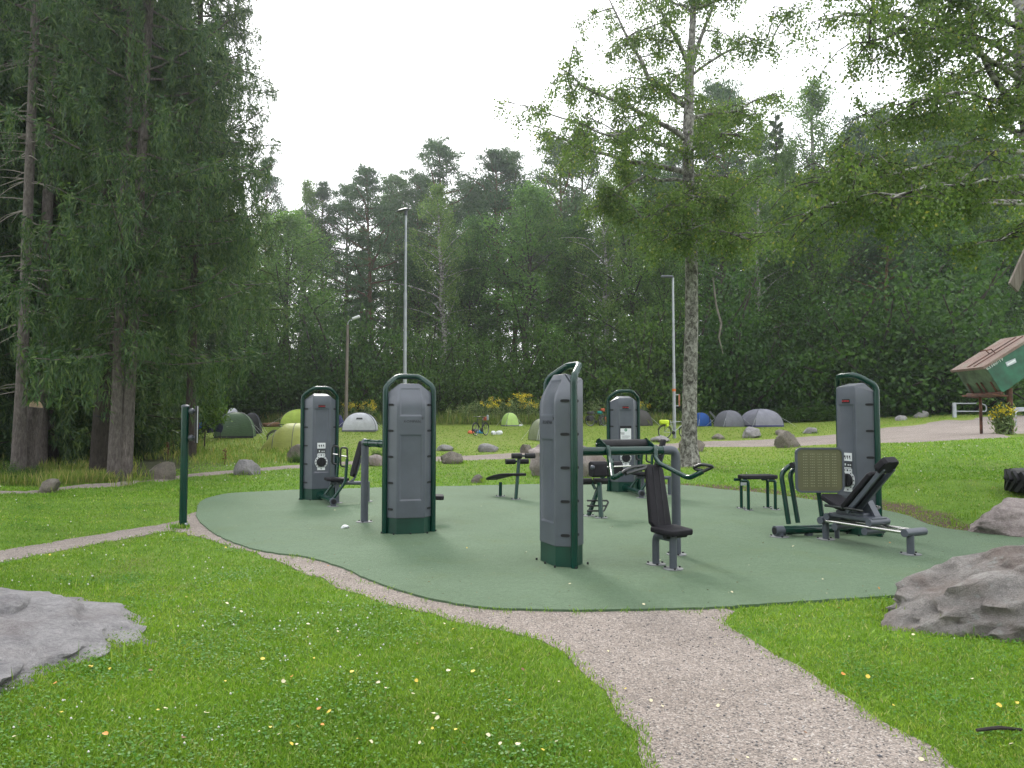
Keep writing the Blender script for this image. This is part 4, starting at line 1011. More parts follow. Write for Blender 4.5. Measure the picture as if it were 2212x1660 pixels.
# ------------------------------------------------------------------ trees
class Tree:
    """collects wood tubes and leaf positions"""
    def __init__(s, seed): s.r = np.random.default_rng(seed); s.w = M(); s.tw = M(); s.c = []; s.a = []; s.L = []; s.W = []
    def leaves(s, cen, ax, L, W):
        n = len(cen); s.c.append(cen); s.a.append(ax); s.L.append(np.broadcast_to(L, (n,))); s.W.append(np.broadcast_to(W, (n,)))
    def crown(s, name):
        V, Q = cards(np.concatenate(s.c), np.concatenate(s.a), np.concatenate(s.L), np.concatenate(s.W), s.r)
        return big_mesh(name, V, Q)
def curve(p0, d0, L, n, droop, rng, wig=.06):
    """a limb that starts along d0 and bends by DROOP (z change per unit)"""
    pts = [Vector(p0)]; d = Vector(d0).normalized()
    for i in range(n):
        d = (d + Vector((rng.normal(0, wig), rng.normal(0, wig), rng.normal(0, wig) + droop / n))).normalized()
        pts.append(pts[-1] + d * L / n)
    return pts
def along(pts, t):
    t = np.clip(t, 0, .999) * (len(pts) - 1); i = int(t); return pts[i].lerp(pts[i + 1], t - i)
def gen_tree(kind, H, R, seed, dens=1.0, leaf=None, cb=None):
    T = Tree(seed); r = T.r
    tr = {'broad': .016, 'birch': .011, 'pine': .012, 'spruce': .013}[kind] * H
    lean = Vector((r.normal(0, .015), r.normal(0, .015), 1)).normalized()
    tp = [Vector((0, 0, -.4)) + lean * (H * 1.0 * k / 8) + Vector((r.normal(0, .06), r.normal(0, .06), 0)) * (k > 0) for k in range(9)]
    T.w.tube(tp, [tr * (1.25 if k == 0 else 1) * (1 - .9 * k / 8) + .015 for k in range(9)], 7, False)
    g = 2.39996
    if kind == 'broad':
        n1, cb_ = int(46 * dens), .06 if cb is None else cb
        for i in range(n1):
            t = cb_ + (1 - cb_) * (i + r.random()) / n1
            prof = max(.12, math.sin(PI * min(1, .12 + .88 * ((t - cb_) / (1 - cb_)) ** .75)) ** .65)
            L = R * prof * r.uniform(.75, 1.15); az = i * g + r.normal(0, .3); el = math.radians(12 + 52 * t + r.normal(0, 8))
            p = curve(along(tp, t), (math.cos(az) * math.cos(el), math.sin(az) * math.cos(el), math.sin(el)), L, 5, .05, r)
            T.w.tube(p, [.05 * (1 - k / 6) * L / 4 + .012 for k in range(6)], 4, False)
            for j in range(7):
                q = along(p, .3 + .7 * (j + r.random() * .6) / 7)
                m = int(r.integers(52, 96)); sg = .22 + .10 * L / 4
                cen = np.array(q) + r.normal(0, 1, (m, 3)) * np.array([sg * 1.25, sg * 1.25, sg * .8]) + np.array([r.normal(0, .3), r.normal(0, .3), r.normal(0, .15)])
                s_ = leaf or .135
                T.leaves(cen, r.normal(0, 1, (m, 3)) + np.array([0, 0, -.4]), r.uniform(.8, 1.25, m) * s_, s_ * .78)
    elif kind == 'birch':
        n1, cb_ = int(46 * dens), .12 if cb is None else cb
        for i in range(n1):
            t = cb_ + (1 - cb_) * (i + r.random()) / n1
            prof = max(.10, math.sin(PI * min(1, .18 + .82 * ((t - cb_) / (1 - cb_)) ** .9)) ** .8)
            L = R * prof * r.uniform(.75, 1.2); az = i * g + r.normal(0, .3); el = math.radians(28 + 40 * t + r.normal(0, 8))
            p = curve(along(tp, t), (math.cos(az) * math.cos(el), math.sin(az) * math.cos(el), math.sin(el)), L, 6, -.75, r)
            T.w.tube(p, [.035 * (1 - k / 7) * L / 3 + .01 for k in range(7)], 4, False)
            for j in range(9):
                q = along(p, .25 + .75 * (j + r.random() * .6) / 9); m = int(r.integers(28, 58)); hang = r.uniform(.5, 1.5) * (.6 + L / 5)
                dn = r.random(m) ** 1.3 * hang
                cen = np.array(q) + np.column_stack([r.normal(0, .16, m) + dn * .08, r.normal(0, .16, m), -dn + r.normal(0, .12, m)]) + np.array([r.normal(0, .18), r.normal(0, .18), 0])
                s_ = leaf or .115
                T.leaves(cen, r.normal(0, .7, (m, 3)) + np.array([0, 0, -1]), r.uniform(.8, 1.3, m) * s_, s_ * .72)
    elif kind == 'pine':
        n1, cb_ = int(44 * dens), .34 if cb is None else cb
        for i in range(n1):
            t = cb_ + (1 - cb_) * ((i + r.random()) / n1) ** .85; u = (t - cb_) / (1 - cb_)
            L = R * max(.16, math.sin(PI * min(1, .22 + .78 * u)) ** .7) * r.uniform(.6, 1.2); az = i * g + r.normal(0, .5); el = math.radians(-4 + 48 * u + r.normal(0, 10))
            p = curve(along(tp, t), (math.cos(az) * math.cos(el), math.sin(az) * math.cos(el), math.sin(el)), L, 5, .35, r, .12)
            T.w.tube(p, [.06 * (1 - k / 6) * L / 3 + .014 for k in range(6)], 4, False)
            for j in range(6):
                if r.random() < .06: continue
                q = along(p, .42 + .58 * (j + r.random()) / 6); m = int(r.integers(50, 90)); sg = .34 * (.6 + L / 5)
                off = np.array([r.normal(0, .35), r.normal(0, .35), r.normal(.05, .1)])
                cen = np.array(q) + off + r.normal(0, 1, (m, 3)) * np.array([sg, sg, sg * .38])
                T.leaves(cen, r.normal(0, .8, (m, 3)) + np.array([math.cos(az) * .4, math.sin(az) * .4, .8]), r.uniform(.7, 1.3, m) * .26, .075)
    else:
        n1, cb_ = int(95 * dens), .06 if cb is None else cb
        for i in range(n1):
            t = cb_ + (.985 - cb_) * (i + r.random()) / n1; L = (R * (1 - t) ** .75 + .25) * r.uniform(.75, 1.15); az = i * g + r.normal(0, .3); el = math.radians(-8 + 40 * t ** 2 + r.normal(0, 6))
            p = curve(along(tp, t), (math.cos(az) * math.cos(el), math.sin(az) * math.cos(el), math.sin(el)), L, 5, -.15 + .35 * (1 - t), r)
            m = int(60 + 55 * L); s_ = r.random(m) ** .7; base = np.array([along(p, q) for q in s_]); dn = r.random(m) ** 1.4 * (.25 + .7 * (1 - t)) * .8
            side = np.array([-math.sin(az), math.cos(az), 0]); sp = r.normal(0, .28, m) * (L / 3 + .2) * (1 - .4 * s_)
            cen = base + side * sp[:, None] + np.column_stack([np.zeros(m), np.zeros(m), -dn])
            axd = np.array([math.cos(az), math.sin(az), -.3]) * .6 + r.normal(0, .35, (m, 3)) + np.array([0, 0, -.9]) * (dn > .12)[:, None]
            T.leaves(cen, axd, r.uniform(.7, 1.3, m) * (leaf or .34), (leaf or .34) * .28)
    return T
BARK = {'broad': 'dark_bark', 'birch': 'birch_bark', 'pine': 'pine_bark', 'spruce': 'dark_bark'}
LEAF = {'broad': 'leaf_broad', 'birch': 'leaf_birch', 'pine': 'leaf_pine', 'spruce': 'leaf_spruce'}
PROTO = {}
for kind, H, R, seeds in (('broad', 16, 4.6, (1, 2, 3)), ('birch', 20, 4.0, (4, 5, 6)), ('pine', 22, 3.9, (7, 8, 9)), ('spruce', 20, 3.0, (10, 11))):
    PROTO[kind] = []
    for s in seeds:
        T = gen_tree(kind, H, R, s)
        wm = T.w.mesh('trunk', 60); wm.materials.append(MT[BARK[kind]]); cm_ = T.crown('crown'); cm_.materials.append(MT[LEAF[kind]])
        PROTO[kind].append((H, wm, cm_))
PROTO['pale'] = []
for H, wm, cm_ in PROTO['broad']:
    c2 = cm_.copy(); c2.materials.clear(); c2.materials.append(MT['leaf_broad_pale']); PROTO['pale'].append((H, wm, c2))
_tr = random.Random(3)
NAMES = {'pale': 'broadleaf_tree', 'broad': 'broadleaf_tree', 'birch': 'birch_tree', 'pine': 'pine_tree', 'spruce': 'spruce_tree'}
def put_tree(kind, px, d, top, label, group, wide=1.0, var=None):
    b = Vector(((px - 1106) / FPX * d, d, 0)); b.z = tz(b.x, d)
    h = P(px, top, d).z - b.z
    H, wm, cm_ = PROTO[kind][var if var is not None else _tr.randrange(len(PROTO[kind]))]
    s = h / H; sw = s * wide * _tr.uniform(1.02, 1.25)
    sw = max(sw, .78 * wide)
    o = empty(NAMES[kind], b, _tr.uniform(0, 6.28), (sw, sw, s)); tag(o, label, 'tree', group)
    link('trunk', wm, None, o); link('crown', cm_, None, o)
    return o
K = {'W': 'pale', 'S': 'spruce', 'P': 'pine', 'B': 'birch', 'D': 'broad'}
FRONT = [ # px, d, top row, kind, wide, what sets it apart
 (505,72,470,'S',.8,'dark spruce just right of the hanging left spruces'),
 (565,66,342,'P',.55,'thin pine with a spindly top standing alone left of the skyline'),
 (640,68,378,'B',.9,'airy birch top in the skyline above the leafy dome tree'),
 (692,71,402,'P',.8,'narrow pine right of the airy birch in the skyline'),
 (745,70,398,'P',.9,'pine with layered crown left of the tall lamp pole'),
 (805,66,362,'P',1.,'red trunked pine left of the tall lamp pole, taller than its neighbours'),
 (852,73,375,'P',.9,'red trunked pine directly behind the tall lamp pole'),
 (905,71,372,'P',.9,'pine right behind the head of the tall lamp'),
 (950,68,302,'P',1.,'tallest hazy pine near the middle of the skyline'),
 (1012,75,388,'P',.9,'pine between the two highest pines of the middle skyline'),
 (1078,66,320,'P',1.,'broad high pine right of the tallest hazy pine'),
 (1118,70,328,'P',.9,'pine shoulder to shoulder with the broad high pine'),
 (1165,74,402,'P',.8,'lower pine in the dip of the skyline left of the big birch'),
 (1215,66,300,'P',.9,'pine behind the left branch tips of the big birch'),
 (1262,70,288,'P',.9,'pine behind the upper left limbs of the big birch'),
 (1335,72,330,'B',1.,'birch behind the left side of the big birch crown'),
 (1400,73,345,'D',.9,'broadleaf tree behind the left limbs of the big birch'),
 (1452,76,330,'P',.9,'pine directly behind the trunk of the big birch'),
 (1530,70,265,'P',.9,'pine right behind the big birch trunk'),
 (1572,66,178,'P',.8,'dark pine rising above the right side of the big birch'),
 (1625,70,262,'B',.9,'birch between the dark pine and the slim spruce'),
 (1682,64,228,'S',.7,'slim spruce tip left of the cone shaped birch'),
 (1692,60,312,'B',.8,'pale birch in front of the slim spruce'),
 (1755,62,176,'B',1.05,'cone shaped birch standing high in the gap between the two big birches'),
 (1812,70,300,'B',1.,'birch right of the cone shaped birch, partly behind hanging branches'),
 (1870,66,262,'P',.9,'pine behind the hanging birch branches at the right'),
 (1925,70,240,'P',1.,'high pine behind the right birch crown'),
 (1985,64,255,'P',1.,'pine in the middle of the right birch crown'),
 (2052,68,285,'D',1.,'broadleaf tree behind the right birch limbs'),
 (2115,66,262,'D',1.,'broadleaf tree high behind the right birch limbs'),
 (2175,64,300,'P',1.,'pine behind the trunk of the right birch'),
 (2235,66,285,'D',1.,'broadleaf tree cut by the right edge of the picture'),
 (530,60,520,'D',.8,'broadleaf tree behind the dark green tent'),
 (612,56,462,'W',1.15,'leafy dome shaped tree behind the leftmost machine'),
 (560,54,605,'W',.9,'lower broadleaf tree left in front of the dome shaped tree'),
 (680,57,640,'B',.9,'weeping young birch left of the wooden lamp pole'),
 (735,58,690,'D',.8,'small broadleaf tree behind the wooden lamp pole'),
 (962,58,392,'B',1.25,'wide pale birch right of the tall lamp head'),
 (905,61,540,'D',.8,'shaded broadleaf tree behind the tall lamp pole'),
 (1010,60,560,'D',.9,'dark broadleaf tree below the wide pale birch'),
 (1045,61,470,'W',.9,'broadleaf tree below the broad high pine'),
 (1132,57,398,'W',1.1,'bright broadleaf tree left of the big birch limbs'),
 (1182,59,432,'B',1.,'birch below the left branch tips of the big birch'),
 (1245,58,470,'D',.9,'broadleaf tree left behind the big birch crown'),
 (1312,56,365,'B',1.1,'birch with hanging twigs behind the lowest left limb of the big birch'),
 (1382,56,430,'W',1.,'broadleaf tree close left of the big birch trunk'),
 (1440,55,520,'D',.8,'broadleaf tree behind the pole with the bracket'),
 (1560,56,405,'W',1.,'broadleaf tree close right of the big birch trunk'),
 (1640,55,335,'B',1.,'birch right of the big birch crown'),
 (1705,56,425,'D',1.,'broadleaf tree below the cone shaped birch'),
 (1780,55,440,'D',1.,'broadleaf tree behind the rightmost machine'),
 (1842,57,395,'P',1.,'pine with bent red branches left of the green container'),
 (1910,54,440,'P',1.,'pine with low red branches above the gravel road'),
 (1962,57,445,'D',1.,'broadleaf tree behind the low pine branches'),
 (2035,55,452,'W',1.,'broadleaf tree above the metal gate'),
 (2105,54,520,'D',1.,'broadleaf tree above the green container'),
 (2185,56,480,'D',1.,'broadleaf tree behind the green container'),
 (2245,55,470,'D',1.,'broadleaf tree right of the green container'),
]
for px, d, top, k_, wide, lab in FRONT:
    d += 5 if d < 63 else 3
    put_tree(K[k_], px, d, top, lab, 'trees of the forest edge', wide)
for i in range(34):
    px = 430 + i * 56 + _tr.uniform(-15, 15); d = _tr.uniform(82, 100)
    k_ = _tr.choice('PDDSB'); top = np.interp(px, [430, 560, 800, 950, 1100, 1200, 1300, 1600, 1750, 2300], [500, 450, 420, 400, 400, 400, 380, 340, 320, 310]) + _tr.uniform(0, 60)
    put_tree(K[k_], px, d, float(top), 'dim forest tree standing deep behind the forest edge', 'trees deep in the forest', 1.0)
# shrubs of the forest edge
def gen_bush(seed, leaf=.085, n=30, hang=.0):
    T = Tree(seed); r = T.r
    for i in range(n):
        az = i * 2.4 + r.normal(0, .4); el = math.radians(r.uniform(25, 85)); L = r.uniform(.65, 1.15) * (2.6 if el > 1 else 2.1)
        p = curve((r.normal(0, .25), r.normal(0, .25), -.1), (math.cos(az) * math.cos(el), math.sin(az) * math.cos(el), math.sin(el)), L, 5, -.1, r, .1)
        T.w.tube(p, [.035 * (1 - k / 6) + .006 for k in range(6)], 4, False)
        for j in range(7):
            q = along(p, .18 + .82 * (j + r.random()) / 7); m = int(r.integers(45, 75))
            cen = np.array(q) + r.normal(0, 1, (m, 3)) * np.array([.27, .27, .2]) + r.normal(0, .15, 3)
            T.leaves(cen, r.normal(0, 1, (m, 3)) + np.array([0, 0, -.3]), r.uniform(.8, 1.3, m) * leaf, leaf * .75)
    return T
BUSH = []
for s in (41, 42, 43):
    T = gen_bush(s); wm = T.w.mesh('stems', 60); wm.materials.append(MT['dark_bark']); cm_ = T.crown('foliage'); cm_.materials.append(MT['leaf_bush']); BUSH.append((wm, cm_))
def put_bush(px, d, top, label, wide=1.0, group='shrubs along the forest edge', base=None, mat=None):
    b = base if base is not None else Vector(((px - 1106) / FPX * d, d, 0)); b = Vector(b); b.z = tz(b.x, b.y) - .05
    h = P(px, top, b.y).z - b.z; s = h / 2.5; sw = s * wide
    wm, cm_ = BUSH[_tr.randrange(3)]
    o = empty('shrub', b, _tr.uniform(0, 6.28), (sw, sw, s)); tag(o, label, 'shrub', group)
    link('stems', wm, None, o); link('foliage', cm_, None, o); return o
SHR = [(500,49,720,1.1,'behind the green tunnel tent'),(560,50,745,1.,'right behind the green tunnel tent'),(620,50,735,.9,'behind the lime tent'),(690,52,720,.9,'between leftmost machine and wooden lamp pole'),
 (760,52,650,.8,'just right of the wooden lamp pole'),(822,52,735,.9,'behind the white dome tent'),(884,52,700,.8,'behind the second machine'),(940,52,760,1.,'above the pale round rock'),(1000,53,742,.9,'left above the tall weeds'),
 (1062,53,760,1.,'above the tall weeds and the upright bicycle'),(1130,53,722,.9,'above the small lime tent'),(1200,53,760,1.,'behind the nearest machine top'),(1262,53,702,.8,'right of the nearest machine top'),(1330,53,742,.9,'above the farthest machine'),
 (1402,52,662,.8,'left of the pole with the bracket'),(1470,52,722,.9,'behind the pole with the bracket'),(1540,52,610,.8,'right of the birch trunk foot'),(1592,52,692,.9,'above the grey tent'),(1662,53,702,.9,'above the lavender tent'),
 (1732,53,682,.9,'left behind the rightmost machine'),(1792,52,642,.9,'behind the rightmost machine'),(1862,52,672,1.,'right behind the rightmost machine'),(1930,50,615,1.,'above the pale rocks by the road'),(2000,50,592,1.1,'left of the metal gate'),
 (2062,48,642,1.,'behind the metal gate'),(2130,52,700,1.,'below the green container'),(2200,53,742,1.,'behind the container legs'),(2080,56,800,1.2,'low behind the metal gate bar'),(2160,58,800,1.2,'low behind the gravel road end')]
for px, d, top, wide, lab in SHR: put_bush(px, d + 3.5, top, 'leafy green shrub ' + lab, wide)
# ferns and rank undergrowth right of the tents: low leafy mass
def frond_mass(name, pts, h, label, mat, seed, leaf=.16):
    r = np.random.default_rng(seed); C_ = []; A_ = []; 
    for (x, y) in pts:
        n = 70; az = r.uniform(0, 6.28, n); el = r.uniform(.3, 1.3, n); rr = h * r.random(n) ** .6
        cen = np.column_stack([x + np.cos(az) * np.cos(el) * rr * .9, y + np.sin(az) * np.cos(el) * rr * .9, np.sin(el) * rr]); cen[:, 2] += th(cen[:, 0], cen[:, 1])
        C_.append(cen); A_.append(np.column_stack([np.cos(az), np.sin(az), r.normal(0, .4, n)]))
    cen = np.concatenate(C_); V, Q = cards(cen, np.concatenate(A_), leaf * r.uniform(.7, 1.4, len(cen)), leaf * .45, r)
    return tag(link(name, big_mesh(name, V, Q), mat), label, 'undergrowth', kind='stuff')
r_ = np.random.default_rng(77)
pts = []
for _ in range(420):
    px = r_.uniform(1690, 2010); d = r_.uniform(50.5, 55); pts.append(((px - 1106) / FPX * d, d))
frond_mass('ferns', pts, 1.15, 'low bright ferns at the forest edge right of the lavender tent', MT['leaf_fern'], 1, .17)
pts = [((px - 1106) / FPX * d, d) for px, d in zip(r_.uniform(1170, 1700, 420), r_.uniform(53, 57, 420))]
frond_mass('forest_undergrowth', pts, 1.0, 'low green undergrowth at the forest edge behind the tents', MT['leaf_bush'], 2, .15)
pts = [((px - 1106) / FPX * d, d) for px, d in zip(r_.uniform(480, 960, 330), r_.uniform(51.5, 56, 330))]
frond_mass('forest_undergrowth', pts, .9, 'low green undergrowth at the forest edge left of the tall weeds', MT['leaf_bush'], 3, .15)

# ------------------------------------------------------------------ spruces at the left
def near_spruce(H, R, seed, cb, trunk_r, lean=(0, 0), n1=120, dens=1.0, trunks=1, big=1.0, lm=1.0):
    T = Tree(seed); r = T.r
    for q in range(trunks):
        tp = [Vector((lean[0] * H * k / 10 + q * (.14 + .42 * (k / 10) ** .8), lean[1] * H * k / 10 + q * .12, -.3 + (H + .3) * k / 10)) for k in range(11)]
        T.w.tube(tp, [trunk_r * (1.4 if k == 0 else 1.0) * (1 - .85 * k / 10) + .02 for k in range(11)], 14, False)
    for i in range(n1):
        t = cb + (.97 - cb) * (i + r.random()) / n1; L = (R * (1 - .75 * (t - cb) / (1 - cb)) + .2) * r.uniform(.7, 1.15); az = i * 2.39996 + r.normal(0, .4)
        el = math.radians(-18 + 30 * t + r.normal(0, 8))
        p = curve(along(tp, t), (math.cos(az) * math.cos(el), math.sin(az) * math.cos(el), math.sin(el)), L, 6, .42, r, .05)
        T.w.tube(p, [.03 * (1 - k / 7) + .007 for k in range(7)], 4, False)
        side = np.array([-math.sin(az), math.cos(az), 0])
        for j in range(int(9 * dens)):           # hanging curtains of twigs
            s_ = .22 + .78 * (j + r.random()) / (9 * dens); q = np.array(along(p, s_)); lat = r.normal(0, .34) * (1 - .3 * s_); hang = r.uniform(.3, 1.5) * (.5 + .5 * L / R)
            q = q + side * lat; m = int((22 + 38 * hang) * lm); dn = r.random(m) * hang
            cen = q + np.column_stack([r.normal(0, .05, m), r.normal(0, .05, m), -dn]) + side * r.normal(0, .06, m)[:, None]
            ax = r.normal(0, .55, (m, 3)) + np.array([0, 0, -1.1]); T.leaves(cen, ax, r.uniform(.12, .28, m) * big, r.uniform(.018, .038, m) * big)
            m = 12; cen = q + r.normal(0, .10, (m, 3)); T.leaves(cen, r.normal(0, .4, (m, 3)) + np.array([math.cos(az), math.sin(az), -.3]), r.uniform(.12, .24, m) * big, .045 * big)
    return T
def put_spruce(T, px, d, label, dead=0, zd=(2, 10), seed=0, bark='spruce_bark', py=None):
    b = Vector(((px - 1106) / FPX * d, d, 0)); b.z = tz(b.x, b.y)
    o = empty('spruce_tree', b, 0); tag(o, label, 'tree', 'hanging spruces at the left')
    part('trunk', T.w.mesh('trunk', 60), MT[bark], o)
    if T.c: part('crown', T.crown('crown'), MT['leaf_spruce'], o)
    r = np.random.default_rng(seed)
    dm = M()
    for i in range(dead):
        z = r.uniform(*zd); az = r.choice([0, PI]) + r.normal(0, .7); L = r.uniform(.4, 1.7)
        p = curve((0, 0, z), (math.cos(az), math.sin(az) * .8, r.normal(.0, .15)), L, 5, -.5, r, .08); dm.tube(p, [.014 * (1 - k / 6) + .003 for k in range(6)], 4, False)
    if dead:
        q = part('dead_branches', dm, MT['dead_twig'], o); q['kind'] = 'stuff'
    return o
T1 = near_spruce(27, 3.2, 51, .40, .125, (.006, 0), 70, 1.3)
put_spruce(T1, 44, 19.0, 'tall bare spruce trunk with thin dead twigs at the far left', 90, (2.2, 12), 1)
T2 = near_spruce(24, 3.3, 52, .13, .125, (.010, 0), 150, 1.5, trunks=2)
put_spruce(T2, 252, 17.6, 'twin trunked spruce with long hanging branches left of the sign post', 40, (3, 9), 2)
T3 = near_spruce(25, 3.3, 53, .22, .14, (.004, 0), 160, 1.4)
put_spruce(T3, 412, 24.5, 'dense spruce whose drooping right side stands against the white sky', 10, (3, 9), 3, 'dark_bark')
# shared-mesh darker spruces behind them
sw_ = bpy.data.meshes['trunk'] if False else None
T4 = near_spruce(26, 3.6, 54, .04, .2, (0, 0), 150, 1.0, big=1.5, lm=.8)
w4 = T4.w.mesh('trunk', 60); w4.materials.append(MT['dark_bark']); c4 = T4.crown('crown'); c4.materials.append(MT['leaf_spruce'])
for i, (px, d, s) in enumerate(((-120,22,1),(-30,27,1.05),(40,33,1.1),(110,24.5,1),(170,31,1.05),(215,40,1.1),(265,27,.95),(300,36,1.05),(340,47,1.0),(395,53,1.0),(450,56,.95),(20,45,1.2),(250,50,1.2),(310,52,1.1),(130,42,1.2))):
    b = Vector(((px - 1106) / FPX * d, d, 0)); b.z = tz(b.x, b.y)
    o = empty('spruce_tree', b, i * 1.7, (s, s, s)); tag(o, 'dark spruce crowded behind the front spruces at the left', 'tree', 'dark spruces behind the left front row')
    link('trunk', w4, None, o); link('crown', c4, None, o)
# plain trunks behind the stump and beside the twin trunk
for px, d, r0, lab in ((88,23,.17,'grey trunk standing right behind the sawn stump'),(222,19.2,.2,'dark trunk with a black band left of the twin trunk')):
    b = Vector(((px - 1106) / FPX * d, d, 0)); b.z = tz(b.x, b.y); o = empty('spruce_tree', b); tag(o, lab, 'tree')
    part('trunk', M().tube([(0, 0, -.3), (.02, 0, 2), (.0, 0, 6), (.1, 0, 14)], [r0 * 1.5, r0 * 1.1, r0, r0 * .6], 14), MT['dark_bark' if d < 20 else 'spruce_bark'], o)
    if d < 20: part('band', M().tube([(.02, 0, 1.52), (.03, 0, 1.56)], r0 * 1.2, 16), MT['black'], o)
# sawn stump
g = G(46, 1030); o = empty('tree_stump', g); tag(o, 'leaning sawn off tree stump at the far left edge', 'stump')
t0 = P(77, 880, g.y) - g; k = .36 * .5
part('stump_trunk', M().tube([(0, 0, -.2), (.03, 0, .15), tuple(t0 * .35 + Vector((.02, 0, 0))), tuple(t0 * .7), tuple(t0)], [.40, .33, .27, .225, .185], 18), MT['spruce_bark'], o)
part('sawn_face', M().tube([tuple(t0), tuple(t0 + Vector((.03, -.01, .006)))], .18, 18), MT['cut_wood'], o)

# ------------------------------------------------------------------ the two near birches
def limb_tree(root_pt, trunk_pts, radii, limbs, seed, leaf, hang, dens, extra=0, lenx=3.0):
    """trunk + explicit limbs given as lists of points (place coordinates)"""
    T = Tree(seed); r = T.r
    T.w.tube(trunk_pts, radii, 16, False)
    def foliage(p, L, n, spread):
        for j in range(n):
            s_ = (.25 + .75 * (j + r.random()) / n); q = along(p, s_)
            az = r.uniform(0, 6.28); el = r.uniform(-.3, .7); l2 = r.uniform(.5, 1.3) * spread
            tw = curve(q, (math.cos(az) * math.cos(el), math.sin(az) * math.cos(el), math.sin(el)), l2, 5, -.9, r, .1)
            T.tw.tube(tw, [.011 * (1 - k / 6) + .003 for k in range(6)], 3, False)
            for _ in range(int(5 * dens)):
                c = along(tw, r.uniform(.25, 1.0)); hg = r.uniform(.1, 1) * hang; m = int(r.integers(8, 16)); dn = r.random(m) * hg
                cen = np.array(c) + np.column_stack([r.normal(0, .10, m), r.normal(0, .10, m), -dn + r.normal(0, .05, m)])
                T.leaves(cen, r.normal(0, .7, (m, 3)) + np.array([0, 0, -.9]), r.uniform(.8, 1.3, m) * leaf, leaf * .8)
    for pts, r0, n, spread in limbs:
        pts = [Vector(p) for p in pts]; fine = []
        for a, b in zip(pts, pts[1:]):
            for k in range(3): fine.append(a.lerp(b, k / 3) + Vector((r.normal(0, .03), r.normal(0, .05), r.normal(0, .03))) * (k > 0))
        fine.append(pts[-1]); m = len(fine)
        T.w.tube(fine, [r0 * (1 - .82 * k / (m - 1)) for k in range(m)], 8, False)
        L = sum((a - b).length for a, b in zip(fine, fine[1:]))
        foliage(fine, L, n, spread)
        for _ in range(int(L * 1.3)):             # side branches
            q = along(fine, r.uniform(.25, .95)); az = r.uniform(0, 6.28); el = r.uniform(-.1, .8)
            sb = curve(q, (math.cos(az) * math.cos(el), math.sin(az) * math.cos(el), math.sin(el)), r.uniform(.6, 1.5) * spread, 5, -.3, r, .1)
            T.w.tube(sb, [.022 * (1 - k / 6) + .004 for k in range(6)], 5, False); foliage(sb, 1, 5, spread * .55)
    return T
def put_limb_tree(T, base, label, trunk_mat):
    o = empty('birch_tree', base); tag(o, label, 'tree')
    part('trunk', T.w.mesh('trunk', 60), trunk_mat, o, True)
    q = part('twigs', T.tw.mesh('twigs', 60), MT['branch'], o, True); q['kind'] = 'stuff'
    part('crown', T.crown('crown'), MT['leaf_birch_near'], o, True)
    return o
D = 22.0
def tp(px, py, dd=0.0): return P(px, py, D + dd)
base = Vector(tp(1489, 990)); base.z = tz(base.x, base.y)
trunk = [base + Vector((0, 0, -.2)), base + Vector((0, 0, .12)), base + Vector((0, 0, .6)), tp(1490, 850), tp(1494, 700), tp(1494, 560), tp(1488, 420), tp(1486, 300), tp(1489, 170), tp(1496, 60), tp(1499, -60), tp(1503, -200)]
rad = [.42, .34, .24, .21, .195, .185, .175, .165, .14, .10, .08, .03]
L_ = [
 ([tp(1484,302), tp(1396,251,-.6), tp(1280,199,-1.4), tp(1215,150,-1.9)], .085, 16, 1.2),
 ([tp(1480,372), tp(1356,350,.8), tp(1232,310,1.5), tp(1192,288,1.9)], .09, 20, 1.3),
 ([tp(1478,228), tp(1400,168,.6), tp(1349,69,1.2), tp(1310,-15,1.6)], .09, 16, 1.1),
 ([tp(1487,142), tp(1451,66,-.6), tp(1405,-20,-1.2)], .08, 10, 1.0),
 ([tp(1493,152), tp(1527,47,.5), tp(1560,-40,.9)], .08, 10, 1.0),
 ([tp(1492,256), tp(1597,240,.8), tp(1650,205,1.4)], .06, 13, 1.1),
 ([tp(1492,165), tp(1597,98,-.8), tp(1691,70,-1.6)], .05, 12, 1.0),
 ([tp(1484,335), tp(1400,300,-1.6), tp(1300,290,-2.6), tp(1225,255,-3.2)], .06, 14, 1.2),
 ([tp(1488,395), tp(1395,380,-.8), tp(1330,420,-1.3), tp(1270,455,-1.6)], .06, 9, .8),
 ([tp(1488,412), tp(1545,425,-1.2), tp(1600,430,-2.0)], .05, 14, 1.2),
 ([tp(1492,380), tp(1560,380,1.2), tp(1640,400,2.2)], .05, 14, 1.3),
 ([tp(1490,440), tp(1430,460,-1.0), tp(1380,470,-1.6)], .05, 16, 1.2),
 ([tp(1492,480), tp(1450,500,-1.6), tp(1430,520,-2.2)], .04, 15, 1.0),
 ([tp(1494,500), tp(1560,500,-1.0), tp(1625,520,-1.7)], .05, 16, 1.2),
 ([tp(1494,470), tp(1570,470,1.2), tp(1640,500,2.0)], .05, 14, 1.2),
 ([tp(1490,330), tp(1540,290,-1.6), tp(1600,290,-2.4)], .05, 12, 1.1),
 ([tp(1490,420), tp(1500,430,-1.6), tp(1480,450,-2.6)], .05, 12, 1.1),
 ([tp(1490,300), tp(1500,260,2.0), tp(1520,230,3.2)], .05, 10, 1.0),
 ([tp(1490,220), tp(1450,200,-1.8), tp(1420,180,-2.6)], .05, 9, 1.0),
 ([tp(1497,30), tp(1440,-10,.8), tp(1390,-70,1.2)], .05, 8, 1.0), ([tp(1498,20), tp(1590,-20,-.6), tp(1640,-70,-1)], .05, 8, 1.0),
]
BB = put_limb_tree(limb_tree(base, trunk, rad, L_, 61, .076, .65, 1.4), base, 'big birch with wide open crown and furrowed trunk right of the middle', MT['birch_low'])
